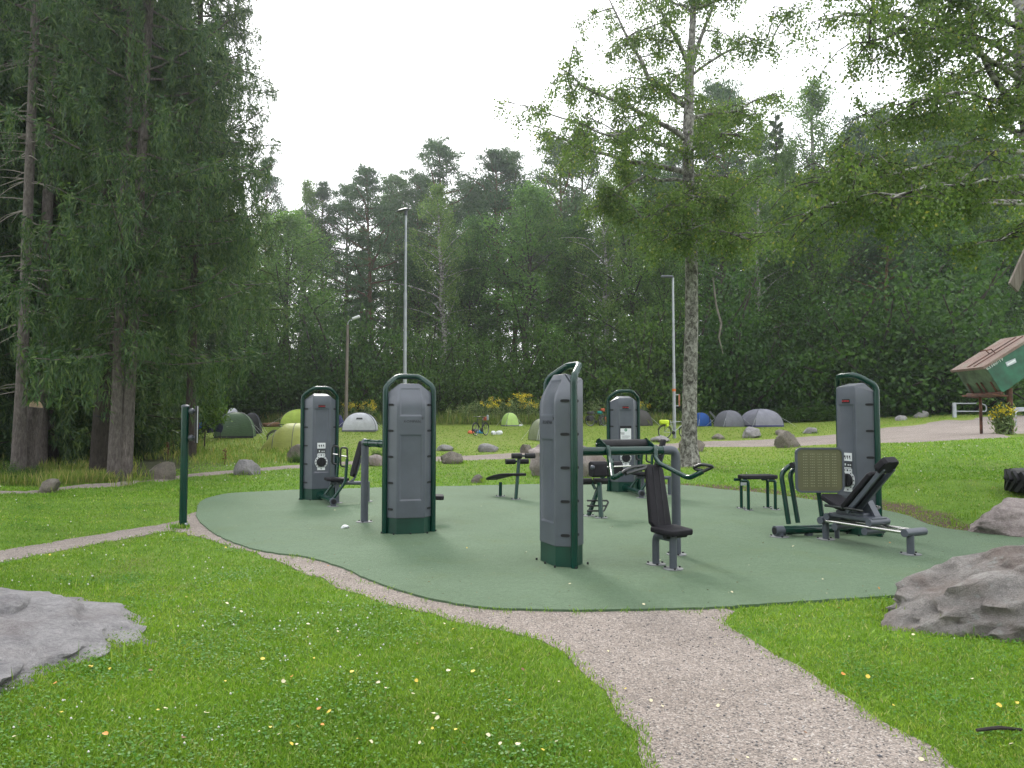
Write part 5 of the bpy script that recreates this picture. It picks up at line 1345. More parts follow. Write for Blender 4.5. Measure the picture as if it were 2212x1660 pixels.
m = M(); m.tube([tp(1540,600,-.8), tp(1547,660,-1), tp(1558,700,-1), tp(1553,730,-1.1), tp(1562,765,-1.1)], [.02, .025, .03, .022, .008], 6); part('dead_limb', m, MT['dead_twig'], BB, True)
part('band', M().tube([tp(1493,560), tp(1493,563)], .19, 16), MT['branch'], BB, True) if False else None
# birch at the right edge
D2 = 15.0
def rp(px, py, d=15.0): return P(px, py, d)
base = Vector((11.0, 15.0, 0)); base.z = tz(base.x, base.y)
trunk = [base + Vector((0, 0, -.3)), base + Vector((0, 0, .4)), Vector((10.95, 15, 3)), rp(2242, 440), rp(2226, 300), rp(2209, 150), rp(2207, 0), rp(2203, -250), rp(2195, -500)]
rad = [.30, .22, .19, .175, .165, .15, .13, .08, .02]
L_ = [
 ([rp(2222,440), rp(2110,436,14.4), rp(1960,430,13.8), rp(1800,440,13.3), rp(1735,465,13.2)], .075, 30, 1.1),
 ([rp(2218,330), rp(2090,330,15.0), rp(1950,370,14.6), rp(1820,390,14.3), rp(1770,400,14.2)], .06, 26, 1.1),
 ([rp(2216,300), rp(2130,250,15.6), rp(2010,245,16.2), rp(1880,280,16.6)], .06, 22, 1.1),
 ([rp(2214,270), rp(2140,160,15), rp(2090,40,14.8), rp(2060,-60,14.6)], .075, 16, 1.0),
 ([rp(2212,180), rp(2100,100,14.3), rp(1950,70,13.9), rp(1830,95,13.6)], .06, 22, 1.0),
 ([rp(2210,130), rp(2080,70,15.4), rp(1930,30,15.6), rp(1770,45,15.8)], .06, 22, 1.0),
 ([rp(2208,60), rp(2060,0,14.6), rp(1900,-30,14.4), rp(1760,-10,14.3)], .06, 20, 1.0),
 ([rp(2207,20), rp(2080,-80,15.5), rp(1920,-90,15.7), rp(1800,-60,15.8)], .05, 14, 1.0),
 ([rp(2218,380), rp(2120,390,13.6), rp(2000,400,12.8), rp(1900,440,12.4)], .05, 20, 1.0),
 ([rp(2220,420), rp(2150,400,16.2), rp(2030,380,17.2), rp(1930,400,17.8)], .05, 18, 1.0),
 ([rp(2222,480), rp(2190,500,14.2), rp(2150,520,13.6)], .04, 9, .8),
 ([rp(2216,260), rp(2160,220,14.0), rp(2060,200,13.2), rp(1990,215,12.8)], .05, 16, 1.0),
 ([rp(2216,200), Vector((12.0,15.5,7.6)), Vector((13.6,15.9,8.2))], .06, 10, 1.1), ([rp(2216,330), Vector((12.0,16.5,6.6)), Vector((13.2,18,7.2))], .06, 10, 1.1),
 ([rp(2212,100), Vector((10.6,17.0,9.5)), Vector((10.8,19,10.2))], .06, 10, 1.1),
]
put_limb_tree(limb_tree(base, trunk, rad, L_, 62, .064, .55, 1.6), base, 'leafy birch at the right edge whose limbs hang into the picture', MT['birch_bark'])
# sapling near the left tents
T = Tree(71); r = T.r; g = G(441, 972)
h = P(441, 782, g.y).z - g.z
tp_ = curve((0, 0, -.1), (.02, 0, 1), h, 6, 0, r, .03); T.w.tube(tp_, [.03 * (1 - k / 7) + .006 for k in range(7)], 6, False)
for i in range(26):
    t = .28 + .7 * i / 26; az = i * 2.4; p = curve(along(tp_, t), (math.cos(az) * .8 + .3, math.sin(az) * .8, .5), r.uniform(.8, 1.6) * (1.35 - t), 4, -.1, r); T.w.tube(p, [.012, .01, .008, .006, .003], 4, False)
    for j in range(6):
        m = 26; cen = np.array(along(p, .2 + .8 * j / 6)) + r.normal(0, .17, (m, 3)); T.leaves(cen, r.normal(0, 1, (m, 3)) + np.array([0, 0, -.3]), .12, .09)
o = empty('sapling', g); tag(o, 'young bright green sapling beside the green tunnel tent', 'tree'); part('trunk', T.w.mesh('trunk'), MT['branch'], o); part('crown', T.crown('crown'), MT['leaf_fern'], o)
# left undergrowth: shrubs, tall pale grass, dock
for (px, py, top, wide, lab) in ((312,975,905,1.3,'right of the twin trunk'),(278,990,925,1.,'close to the twin trunk foot'),(20,1045,1000,1.6,'low at the far left below the stump'),(75,1040,1010,1.2,'right of the stump foot'),(350,960,915,1.,'behind the pointed tan boulder'),
      (230,985,900,1.,'in the shade behind the twin trunk'),(120,975,880,1.2,'in the dark between stump and twin trunk'),(400,955,900,1.,'left of the sapling'),(640,1000,978,1.0,'around the brown boulder below the olive tent'),(815,985,972,1.2,'around the pinkish rock left of the second machine')):
    put_bush(px, 0, top, 'small green shrub ' + lab, wide, 'small shrubs at the left', base=G(px, py))
def tall_grass(name, pts, h, mat, label, seed, n=14, spread=.25):
    r = np.random.default_rng(seed); pts = np.repeat(np.array(pts), n, axis=0); x = pts[:, 0] + r.normal(0, spread, len(pts)); y = pts[:, 1] + r.normal(0, spread, len(pts))
    k = (pad_sd(x, y) > .2) & (back_sd(x, y) > .05); x, y = x[k], y[k]
    V, Q = blades(x, y, h * r.uniform(.4, 1.2, len(x)), .008 + .0006 * y, .35)
    return tag(link(name, big_mesh(name, V, Q), mat), label, 'grass', kind='stuff')
r_ = np.random.default_rng(5); pts = []
while len(pts) < 900:
    gx_, gy_ = r_.uniform(0, 420), r_.uniform(950, 1050)
    if gx_ > 285 and gy_ > 996: continue
    g = G(gx_, gy_)
    if -.6 < poly_sd(FOREST, [g.x], [g.y])[0] < 4 or r_.random() < .1: pts.append((g.x, g.y))
tall_grass('long_grass', pts, .30, MT['tall_grass'], 'long pale uncut grass along the forest edge at the left', 7)
pts = [tuple(G(r_.uniform(380, 640), r_.uniform(955, 1008)))[:2] for _ in range(260)]
tall_grass('long_grass', pts, .22, MT['tall_grass'], 'rough uncut grass around the sapling and behind the path', 8, 12, .3)
pts = [((px - 1106) / FPX * d, d) for px, d in zip(r_.uniform(560, 1520, 520), r_.uniform(49.5, 53.5, 520))]
tall_grass('long_grass', pts, .8, MT['tall_grass'], 'long yellowish grass at the far end of the camping lawn', 9, 16, .4)
pts = []
for (rx_, ry_, a, b) in ROCKS:
    if a > 1.0: a, b = a * 1.2, b * 1.25
    for k in range(int(16 * max(.5, a))):
        an = r_.uniform(0, 6.28); pts.append((rx_ + math.cos(an) * a * .97, ry_ + math.sin(an) * b * .97))
tall_grass('rock_foot_grass', pts, .13, MT['grass'], 'unmown grass tufts around the foot of the rocks', 10, 7, .07)
pts = [(-4.99 + r_.normal(0, .1) , 10.35 + r_.normal(0, .08)) for _ in range(14)]
pts = [(F(395, 1141).x + r_.normal(0, .13), F(395, 1141).y + r_.normal(0, .1)) for _ in range(26)]
tall_grass('post_foot_grass', pts, .10, MT['grass'], 'grass tuft at the foot of the sign post', 12, 10, .06)
pts = []
for k in range(420):
    q = PAD[int(r_.integers(0, len(PAD)))]
    if q[1] < 9.5 and -2.5 < q[0] < 4.2 and r_.random() < .5: pts.append((q[0] + r_.normal(0, .08), q[1] - abs(r_.normal(.05, .05))))
x = np.array([q[0] for q in pts for _ in range(9)]) + r_.normal(0, .035, 9 * len(pts)); y = np.array([q[1] for q in pts for _ in range(9)]) + r_.normal(0, .025, 9 * len(pts)); k = pad_sd(x, y) > .01
V, Qb = blades(x[k], y[k], r_.uniform(.015, .05, k.sum()), .007, 1.0); V[:, 2] += np.repeat(.008 - th(x[k], y[k]), 4)
tag(link('edge_weeds', big_mesh('edge_weeds', V, Qb), MT['grass']), 'sparse weeds and grass along the front edge of the turf pad', 'weeds', kind='stuff')
def dock(px, py, h, seed, lab):
    r = np.random.default_rng(seed); g = G(px, py); T = Tree(seed)
    T.w.tube([(0, 0, 0), (.02, 0, h * .5), (.0, .01, h)], [.012, .009, .004], 5)
    cen = np.column_stack([r.normal(0, .04, 60), r.normal(0, .04, 60), r.uniform(.35, 1, 60) * h]); T.leaves(cen, r.normal(0, 1, (60, 3)), .05, .035)
    o = empty('dock_plant', g); tag(o, 'withered rust brown dock stalk ' + lab, 'plant', 'rusty dock stalks'); part('stem', T.w.mesh('stem'), MT['rust_weed'], o); part('seed_head', T.crown('seed_head'), MT['rust_weed'], o)
for i, (px, py, h, lab) in enumerate(((374,985,.8,'left of the sign post'),(412,978,.7,'right behind the sign post'),(424,985,.9,'left of the sapling stem, the tallest'),(485,1005,.5,'above the blocky grey boulder'),(362,995,.6,'behind the pointed tan boulder'))): dock(px, py, h, 90 + i, lab)
# tall weeds with yellow flowers
def weed(px, d, top, label, seed, flower=True, wide=1.0, n=16):
    r = np.random.default_rng(seed); b = Vector(((px - 1106) / FPX * d, d, 0)); b.z = tz(b.x, b.y); h = P(px, top, d).z - b.z
    T = Tree(seed); fl = []
    for i in range(n):
        az = r.uniform(0, 6.28); x0, y0 = r.normal(0, .45 * wide), r.normal(0, .3); hh = h * r.uniform(.6, 1.0)
        p = curve((x0, y0, 0), (math.cos(az) * .12, math.sin(az) * .12, 1), hh, 4, 0, r, .04); T.w.tube(p, [.016, .014, .012, .01, .006], 4, False)
        m = 60; cen = np.array([along(p, t) for t in r.random(m) ** .8]) + r.normal(0, .09, (m, 3)); T.leaves(cen, r.normal(0, .6, (m, 3)) + np.array([0, 0, .8]), r.uniform(.12, .26, m), .045)
        fl.append(p[-1])
    o = empty('tall_weed', b); tag(o, label, 'plant', 'tall weeds at the far lawn edge'); part('stems', T.w.mesh('stems'), MT['branch'], o); part('leaves', T.crown('leaves'), MT['weed'], o)
    if flower:
        Tf = Tree(seed + 1)
        for q in fl[::2]:
            m = 45; Tf.leaves(np.array(q) + r.normal(0, 1, (m, 3)) * np.array([.12, .12, .09]), r.normal(0, 1, (m, 3)), .075, .06)
        part('flowers', Tf.crown('flowers'), MT['yellow_flower'], o)['kind'] = 'stuff'
for i, (px, d, top, lab, fl, wd) in enumerate(((1030,51,862,'grey green weed clump without flowers behind the upright bicycle',False,1.6),(1062,51,855,'pale weed clump with a few yellow tips behind the upright bicycle',True,1.4),(1118,51.5,853,'yellow flowering weed clump directly above the small lime tent',True,1.1),
    (1152,51.5,853,'yellow flowering weed clump left of the nearest machine',True,1.1),(1005,51,872,'low grey green weed clump right of the pale round rock',False,1.5),(1292,52,862,'reddish grey weeds left of the farthest machine',False,1.3),(1388,52,868,'small yellow flowered weed right of the farthest machine',True,.6),
    (800,50.5,865,'yellow green weed stalk above the white tent',True,.5),(760,50.5,872,'weed clump at the foot of the wooden lamp pole',True,.7),(2163,25.6,878,'tall thin green weed with a yellow tip beside the container leg',True,.12))):
    weed(px, d, top, lab, 110 + 3 * i, fl, wd)

# ------------------------------------------------------------------ lamps and poles
def pole_base(px, d): v = Vector(((px - 1106) / FPX * d, d, 0)); v.z = tz(v.x, v.y); return v
b = pole_base(874, 28); o = empty('street_lamp', b); tag(o, 'tall grey lamp pole with a flat oval head behind the second machine', 'street lamp')
zt = P(879, 458, 28).z - b.z
part('pole', M().tube([(0, 0, 0), (0, 0, zt * .33), (0, 0, zt * .331), (0, 0, zt * .66), (0, 0, zt * .661), (0, 0, zt)], [.085, .078, .068, .062, .052, .045], 14), MT['pole_grey'], o)
hd = M(); hd.loft([[Vector((x * s, y * s, z)) for x, y in [(-.36, 0), (-.28, .12), (0, .17), (.16, .1), (.18, 0), (.16, -.1), (0, -.17), (-.28, -.12)]] for s, z in ((.75, -.03), (1, .0), (.97, .035), (.6, .07))])
for v in hd.v: v.z += zt + .05 + v.x * .22; v.x -= .04
part('lamp_head', hd, MT['grey_metal'], o, bevel=.01)
part('lamp_joint', M().tube([(0, 0, zt - .15), (0, 0, zt + .04)], .06, 12), MT['grey_metal'], o)
b = pole_base(747.5, 48); o = empty('street_lamp', b); tag(o, 'old wooden pole with a small white lamp behind the leftmost machine', 'street lamp'); zt = P(751, 702, 48).z - b.z
part('pole', M().tube([(0, 0, 0), (.05, 0, zt)], [.12, .085], 12), MT['wood_pole'], o)
part('lamp_arm', M().tube(fillet([(.05, 0, zt - .35), (.07, 0, zt + .22), (.45, 0, zt + .42)], .2, 5), .03, 8), MT['pole_grey'], o)
part('lamp_head', M().box((.60, 0, zt + .47), (.52, .26, .17), Matrix.Rotation(-.35, 3, 'Y')), MT['label_white'], o, bevel=.05)
b = G(1457, 947); o = empty('street_lamp', b); tag(o, 'grey lamp pole left of the big birch with an orange tape and bracket', 'street lamp'); d = b.y
zt = P(1461, 600, d).z - b.z
part('pole', M().tube([(0, 0, -.1), (0, 0, zt * .4), (0, 0, zt * .401), (0, 0, zt)], [.085, .08, .068, .055], 14), MT['pole_grey'], o)
z0 = P(1459, 846, d).z - b.z
part('orange_band', M().tube([(0, 0, z0), (0, 0, z0 + .13)], .088, 14), simple('orange_tape', (.65, .16, .03), .5), o)
za = P(1459, 848, d).z - b.z - .12; zc = P(1459, 877, d).z - b.z
part('bracket', M().box((.17, 0, za), (.2, .05, .05)).box((.17, 0, zc), (.2, .05, .05)), MT['steel'], o)
part('bracket_sign', M().box((.26, 0, (za + zc) / 2), (.07, .06, za - zc + .05)), simple('faded_orange_sign', (.42, .16, .09), .6, var=.35, scale=5), o)
part('lamp_head', M().box((-.3, 0, zt + .05), (.6, .25, .1)), MT['grey_metal'], o, bevel=.03)
b = pole_base(2039, 53); o = empty('utility_pole', b); tag(o, 'thin grey pole left of the metal gate at the far right', 'pole')
part('pole', M().tube([(0, 0, 0), (0, 0, P(2038, 690, 53).z - b.z)], [.09, .07], 10), simple('dull_pole', (.15, .16, .16), .6), o); part('pole_cap', M().ball((0, 0, P(2038, 690, 53).z - b.z), .08, 8, 5), MT['grey_metal'], o)

# ------------------------------------------------------------------ tents
def cloth(name, col, trans=.35):
    m, nt, b = new_mat(name)
    f = noise(nt, 3, 5, .6); c = ramp(nt, f, [(.3, tuple(k * .85 for k in col)), (.7, tuple(min(1, k * 1.1) for k in col))])
    nt.links.new(c, b.inputs['Base Color']); b.inputs['Roughness'].default_value = .55
    bump(nt, b, noise(nt, 7, 4, .6, stretch=(1, 1, 3)), .5, .05)
    t = _n(nt, 'ShaderNodeBsdfTranslucent'); nt.links.new(c, t.inputs['Color']); ms = _n(nt, 'ShaderNodeMixShader'); ms.inputs['Fac'].default_value = trans
    nt.links.new(b.outputs['BSDF'], ms.inputs[1]); nt.links.new(t.outputs['BSDF'], ms.inputs[2]); nt.links.new(ms.outputs['Shader'], nt.nodes['Material Output'].inputs['Surface']); return m
def tent_dome(x0, x1, ytop, ybot, mat, label, rz=.3, skirt=None, door=None, depth=.85, logo=None):
    g = G((x0 + x1) / 2, ybot); w_ = (x1 - x0) * g.y / FPX; h = (ybot - ytop) * g.y / FPX
    o = empty('tent', g, rz); tag(o, label, 'tent', 'tents on the camping lawn')
    a = w_ / (2 * max(abs(math.cos(rz + PI / 4)), abs(math.cos(rz - PI / 4))) * 1.414) * 1.0
    N = 12; K = 8
    def ring(s):
        ang = s * PI / 2; q = a * math.cos(ang) ** .85; z = h * math.sin(ang) ** .92; out = []
        for (cx, cy), (dx, dy) in zip(((1, 1), (-1, 1), (-1, -1), (1, -1)), ((-1, 1), (-1, -1), (1, -1), (1, 1))):
            for k in range(K):
                t = k / K; sag = 1 - .10 * math.sin(PI * t) * (1 - .5 * s)
                out.append(Vector(((cx + (dx - cx) * t) * q * sag, (cy + (dy - cy) * t) * q * sag * depth, z)))
        return out
    R = [ring(.985 * i / N) for i in range(N + 1)]
    part('canopy', M().loft(R, caps=False).add(R[-1], [tuple(range(4 * K))]), mat, o, smooth=35)
    for c in range(4): part('pole', M().tube([R[i][c * K] * 1.006 for i in range(N + 1)], .012, 6), MT['grey_metal'], o)
    if skirt: part('groundsheet', M().loft([[Vector((p.x * 1.02, p.y * 1.02, p.z)) for p in R[0]], [R[0][k].lerp(R[1][k], .5) * 1.015 for k in range(4 * K)]], caps=False), skirt, o)
    if door:
        fx = [R[i][3 * K + K // 2 + k] * 1.012 for i in range(0, N - 2) for k in (-2, 2)]
        part('door_panel', M().add(fx, [(2 * i, 2 * i + 1, 2 * i + 3, 2 * i + 2) for i in range(N - 3)]), door, o)
    for sx_, sy_ in ((1, 1), (-1, 1), (-1, -1), (1, -1)):
        q = R[4][((1, 1), (-1, 1), (-1, -1), (1, -1)).index((sx_, sy_)) * K]; e_ = Vector((q.x * 1.75, q.y * 1.75, 0))
        part('guy_line', M().tube([q, e_], .006, 4), MT['label_white'], o)
    if logo:
        lz = [R[i][2 * K + K // 2 + k] * 1.012 for i in (5, 6) for k in (-1, 1)]
        part('printed_mark', M().add(lz, [(0, 1, 3, 2)]), logo, o)
    return o
def tent_tunnel(x0, x1, ytop, ybot, mat, label, rz, length, h_end=.55, inner=None, dark=None):
    g = G((x0 + x1) / 2, ybot); w_ = (x1 - x0) * g.y / FPX; h = (ybot - ytop) * g.y / FPX
    o = empty('tent', g, rz); tag(o, label, 'tent', 'tents on the camping lawn')
    hw = w_ * .5; rings = []
    for k in range(13):
        t = k / 12; hh = h * (1 - (1 - h_end) * abs(2 * t - 1) ** 2.2) * (1 - .05 * abs(math.sin(3 * PI * t))); ww = length * .5 * (1 - .25 * abs(2 * t - 1) ** 2)
        rings.append([Vector((-hw + 2 * hw * t, -ww * math.cos(PI * j / 12), hh * math.sin(PI * j / 12) ** .85)) for j in range(13)])
    part('canopy', M().loft(rings, caps=True, closed=False), mat, o, smooth=35)
    for k in (2, 6, 10): part('pole', M().tube([p * 1.01 for p in rings[k]], .012, 6), MT['grey_metal'], o)
    for s in (-1, 1):
        part('vestibule', M().add([rings[0 if s < 0 else 12][i] for i in range(13)] + [Vector((s * hw * 1.22, 0, .02))], [(i, i + 1, 13) for i in range(12)]), dark or mat, o)
    return o
lime = cloth('lime_nylon', (.50, .66, .10)); olive = cloth('yellow_olive_nylon', (.46, .50, .14)); white = cloth('white_nylon', (.66, .67, .72)); dgreen = cloth('forest_green_nylon', (.075, .135, .065), .2)
lav = cloth('lavender_grey_nylon', (.29, .29, .345)); greyt = cloth('grey_nylon', (.20, .205, .235)); bluet = cloth('blue_nylon', (.015, .10, .38)); brown = cloth('dark_brown_nylon', (.045, .042, .036), .1)
pale = cloth('pale_sage_nylon', (.40, .44, .30)); navy = cloth('navy_nylon', (.035, .035, .13), .1); blackm = cloth('black_mesh', (.018, .019, .022), .1); lime2 = cloth('pale_lime_nylon', (.52, .72, .22))
tent_dome(480, 524, 882, 936, white, 'white dome tent peeking out behind the green tunnel tent', .4)
tent_dome(522, 566, 893, 937, blackm, 'black mesh awning tent at the right end of the green tent', .2)
o = tent_dome(462, 556, 891, 946, dgreen, 'dark green dome tent at the left with a blue mat in front', .25, skirt=blackm, door=cloth('pale_green_nylon', (.13, .20, .11), .2))
tent_dome(606, 700, 884, 920, lime, 'bright lime tent behind the olive tent, left of the leftmost machine', .15)
tent_tunnel(578, 700, 912, 972, olive, 'yellow olive tunnel tent in front, partly hidden by the leftmost machine', .12, 2.0, .30)
tent_dome(740, 817, 892, 932, white, 'white dome tent right of the leftmost machine', .1, skirt=greyt, door=cloth('light_grey_nylon', (.5, .51, .56)), logo=MT['ink'])
tent_dome(1081, 1122, 892, 921, lime2, 'small lime pyramid tent below the yellow weeds', .55, skirt=greyt, door=lime)
tent_dome(1140, 1200, 905, 951, pale, 'pale sage tent mostly hidden behind the nearest machine', .6)
tent_dome(1352, 1410, 886, 920, brown, 'dark brown tent half behind the farthest machine', .5)
tent_dome(1490, 1537, 892, 921, bluet, 'blue tent with a yellow seam right behind the birch trunk', .5)
tent_dome(1544, 1606, 887, 922, greyt, 'grey dome tent between the blue and the lavender tent', .35, door=navy)
tent_dome(1600, 1688, 884, 922, lav, 'lavender grey dome tent, rightmost on the lawn', .3, skirt=navy, door=greyt)
g = G(1532, 921); o = empty('tarp', g); tag(o, 'small grey tarp propped on a stick between the blue and the grey tent', 'tarp')
part('sheet', M().loft([[(-.5, .0, 0), (.0, -.1, 1.0), (.05, -.1, 1.0), (.9, 0, .1)], [(-.5, .8, 0), (.1, .5, .9), (.15, .5, .9), (.9, .8, .1)]], caps=False, closed=False), greyt, o); part('stick', M().tube([(0, -.1, 0), (0, -.1, 1.1)], .015, 6), MT['branch'], o)
# things lying about
def lump(name, px, py, sx, sy, sz, mat, label, cat, seed, group=None, rz=0.0):
    g = G(px, py); d = g.y / FPX; me = rock_mesh(name, sx * d / 2, sy * d / 2, sz * d * .62, seed, 3, amp=.35, facet=.25, fine=.12); o = link(name, me, mat); o.location = g + Vector((0, 0, sz * d * .35)); o.rotation_euler = (0, 0, rz); return tag(o, label, cat, group)
lump('ground_mat', 510, 945, 64, 30, 8, cloth('light_blue_mat', (.16, .34, .55), .1), 'crumpled light blue mat in front of the dark green tent', 'mat', 201)
lump('stuff_sack', 1017, 937, 16, 10, 7, cloth('orange_nylon', (.75, .17, .06), .1), 'orange stuff sack lying left of the upright bicycle', 'bag', 202)
lump('stuff_sack', 1028, 936, 20, 12, 10, cloth('black_nylon', (.02, .02, .022), .05), 'black bag between the orange and the blue sack', 'bag', 203)
lump('stuff_sack', 1037, 937, 15, 10, 8, cloth('cyan_nylon', (.02, .22, .42), .1), 'bright blue sack just left of the upright bicycle', 'bag', 204)
lump('plastic_bag', 1066, 939, 12, 10, 8, MT['label_white'], 'white plastic bag right of the upright bicycle', 'bag', 205)
lump('plastic_bag', 1078, 939, 14, 9, 9, MT['label_white'], 'crumpled pale bag farthest right of the upright bicycle', 'bag', 206)
lump('plastic_bag', 1124, 921, 9, 6, 4, MT['label_white'], 'small white bag beside the small lime tent', 'bag', 207)
lump('camp_chair', 735, 924, 14, 12, 28, navy, 'dark blue folded camp chair left of the white dome tent', 'chair', 208)
lump('earth_heap', 590, 922, 46, 24, 10, simple('reddish_earth', (.20, .11, .055), .95, var=.3), 'reddish earth heap left of the lime tent', 'heap', 209)
g = F(745, 1141, PADZ); me = rock_mesh('paper_tissue', .055, .04, .028, 77, 3, amp=.6, facet=.7, fine=.3); o = link('paper_tissue', me, MT['label_white']); o.location = g + Vector((0, 0, .02)); tag(o, 'crumpled white tissue lying on the green pad', 'tissue')

# ------------------------------------------------------------------ bicycles
def bicycle(pos, rz, label, frame_mat, bags=(), scale=1.0):
    """bike along local X, wheels at x = 0 and 1.06"""
    o = empty('bicycle', pos, rz, (scale,) * 3); tag(o, label, 'bicycle', 'bicycles on the camping lawn')
    wr = .335
    for x in (0, 1.06):
        wh = part('wheel', M().torus((x, 0, wr), wr - .02, .024, 'Y', 30, 6), MT['black'], o)
        part('rim', M().torus((x, 0, wr), wr - .045, .009, 'Y', 30, 5), MT['steel'], wh)
        sp = M()
        for k in range(10):
            a = 2 * PI * k / 10; sp.tube([(x, .02 * (-1) ** k, wr), (x + (wr - .05) * math.cos(a), 0, wr + (wr - .05) * math.sin(a))], .0025, 3, False)
        q = part('spokes', sp, MT['steel'], wh); q['kind'] = 'stuff'
        part('mudguard', M().tube([(x + (wr + .03) * math.cos(a), 0, wr + (wr + .03) * math.sin(a)) for a in np.linspace(.3, 2.9, 12)], .018, 5), MT['black_gloss'], o)
    bb, st, hd, ht = (.44, 0, .29), (.30, 0, .82), (.90, 0, .70), (.86, 0, .86)
    f = M()
    for a, b, r in ((bb, st, .016), (bb, hd, .02), (st, ht, .017), (bb, (0, 0, wr), .011), ((.33, 0, .74), (0, 0, wr), .009), (hd, ht, .02), (hd, (1.06, 0, wr), .014)): f.tube([a, b], r, 8)
    part('frame', f, frame_mat, o)
    part('seat_post', M().tube([st, (.27, 0, .93)], .013, 8), MT['steel'], o)
    part('saddle', M().loft([[(.13, -.07, .95), (.13, .07, .95), (.13, .05, .99), (.13, -.05, .99)], [(.3, -.03, .95), (.3, .03, .95), (.3, .025, .985), (.3, -.025, .985)], [(.4, -.012, .95), (.4, .012, .95), (.4, .01, .975), (.4, -.01, .975)]]), MT['black'], o)
    part('handlebar', M().tube(fillet([(.80, -.30, 1.0), (.87, -.2, 1.02), (.85, 0, 1.0), (.87, .2, 1.02), (.80, .30, 1.0)], .06), .014, 8).tube([ht, (.85, 0, 1.0)], .014, 8), MT['black_gloss'], o)
    part('crank', M().tube([(.44, -.03, .29), (.44, .03, .29)], .09, 16).tube([(.44, .06, .29), (.52, .06, .16)], .012, 6).tube([(.44, -.06, .29), (.36, -.06, .42)], .012, 6), MT['dark'], o)
    part('rack', M().tube([(.28, .05, .72), (-.12, .05, .72), (-.12, -.05, .72), (.28, -.05, .72)], .008, 6).tube([(.0, .06, .72), (0, .06, wr)], .007, 5).tube([(.0, -.06, .72), (0, -.06, wr)], .007, 5), MT['black_gloss'], o)
    for (c, s, m, lab) in bags: part(lab, M().box(c, s), m, o, bevel=.06, seg=3)
    return o
neon = cloth('neon_yellow_nylon', (.62, .80, .03), .1); blk = cloth('black_pannier', (.02, .02, .022), .05); redc = cloth('orange_red_nylon', (.55, .11, .04), .1); tealc = cloth('teal_nylon', (.0, .28, .22), .1)
g = G(1049, 941); bicycle(g + Vector((.0, 0, 0)), math.radians(-118), 'dark bicycle standing upright near the middle of the lawn, front wheel towards the camera', MT['black_gloss'], [((-.0, 0, .90), (.3, .24, .2), redc, 'rack_bag'), ((.1, .18, .95), (.12, .1, .3), cloth('grey_cloth', (.4, .44, .5)), 'towel')])
g = G(1436, 948); bicycle(g, math.radians(2), 'bicycle with a neon yellow rack bag leaning at the grey pole left of the birch', MT['steel'], [((-.02, 0, .83), (.46, .28, .22), neon, 'rack_bag'), ((.12, .02, .7), (.16, .3, .22), neon, 'side_bag')])
g = G(1275, 921); bicycle(g, math.radians(20), 'loaded bicycle with black panniers left of the farthest machine', MT['black_gloss'], [((-.02, .15, .52), (.36, .16, .36), blk, 'pannier'), ((-.02, -.15, .52), (.36, .16, .36), blk, 'pannier'), ((.0, 0, .86), (.4, .3, .2), blk, 'rack_bag')])
g = G(1296, 920); bicycle(g, math.radians(70), 'loaded touring bicycle with red bags close to the farthest machine', MT['steel'], [((1.1, .15, .42), (.28, .14, .32), redc, 'pannier'), ((1.1, -.15, .42), (.28, .14, .32), redc, 'pannier'), ((.85, 0, 1.05), (.2, .26, .22), redc, 'handlebar_bag'), ((.0, 0, .86), (.4, .3, .2), tealc, 'rack_bag')])
g = G(585, 966); bicycle(g + Vector((0, .5, 0)), math.radians(28), 'blue framed bicycle leaning behind the yellow olive tent', simple('blue_paint', (.03, .12, .32), .3), [])
# clothes drying by the sapling
a = G(424, 955); b = G(476, 950); o = empty('clothes_line', a); tag(o, 'cord with drying clothes between sapling and green tent', 'clothes line')
z = 1.45
part('cord', M().tube([a + Vector((0, 0, z)), (a + b) / 2 + Vector((0, 0, z - .08)), b + Vector((0, 0, z))], .006, 5), MT['ink'], o, True)
for q in (a, b): part('stake', M().tube([q, q + Vector((0, 0, z + .05))], .015, 6), MT['branch'], o, True)
def garment(t, w_, h, mat, label, seed):
    r = random.Random(seed); p = a.lerp(b, t) + Vector((0, -.03, z - .06)); rings = []
    for k in range(6):
        v = k / 5; ww = w_ * (.7 + .3 * min(1, v * 3)) * (1 - .15 * (v > .8)); rings.append([p + Vector(((-.5 + j / 6) * ww, .05 * math.sin(j * 2.1 + k + seed) + s * .02, -h * v + .03 * math.sin(j + seed))) for s in (-1, 1) for j in (range(7) if s < 0 else range(6, -1, -1))])
    o = part('garment', M().loft(rings), mat); tag(o, label, 'clothing', 'clothes hung to dry by the green tent')
garment(.10, .28, .75, cloth('bright_blue_cloth', (.02, .14, .5), .1), 'bright blue garment hanging left of the sapling', 1)
garment(.28, .22, .95, cloth('black_cloth', (.015, .015, .018), .05), 'black garment hanging behind the sapling stem', 2)
garment(.45, .3, .7, cloth('navy_cloth', (.02, .025, .09), .05), 'navy garment hanging right of the sapling stem', 3)
garment(.74, .85, 1.0, cloth('dark_navy_cloth', (.012, .014, .05), .05), 'wide dark navy jacket hanging in front of the green tent', 4)
garment(.02, .18, .8, cloth('red_cloth', (.35, .03, .03), .05), 'narrow red garment at the left end of the cord', 5)

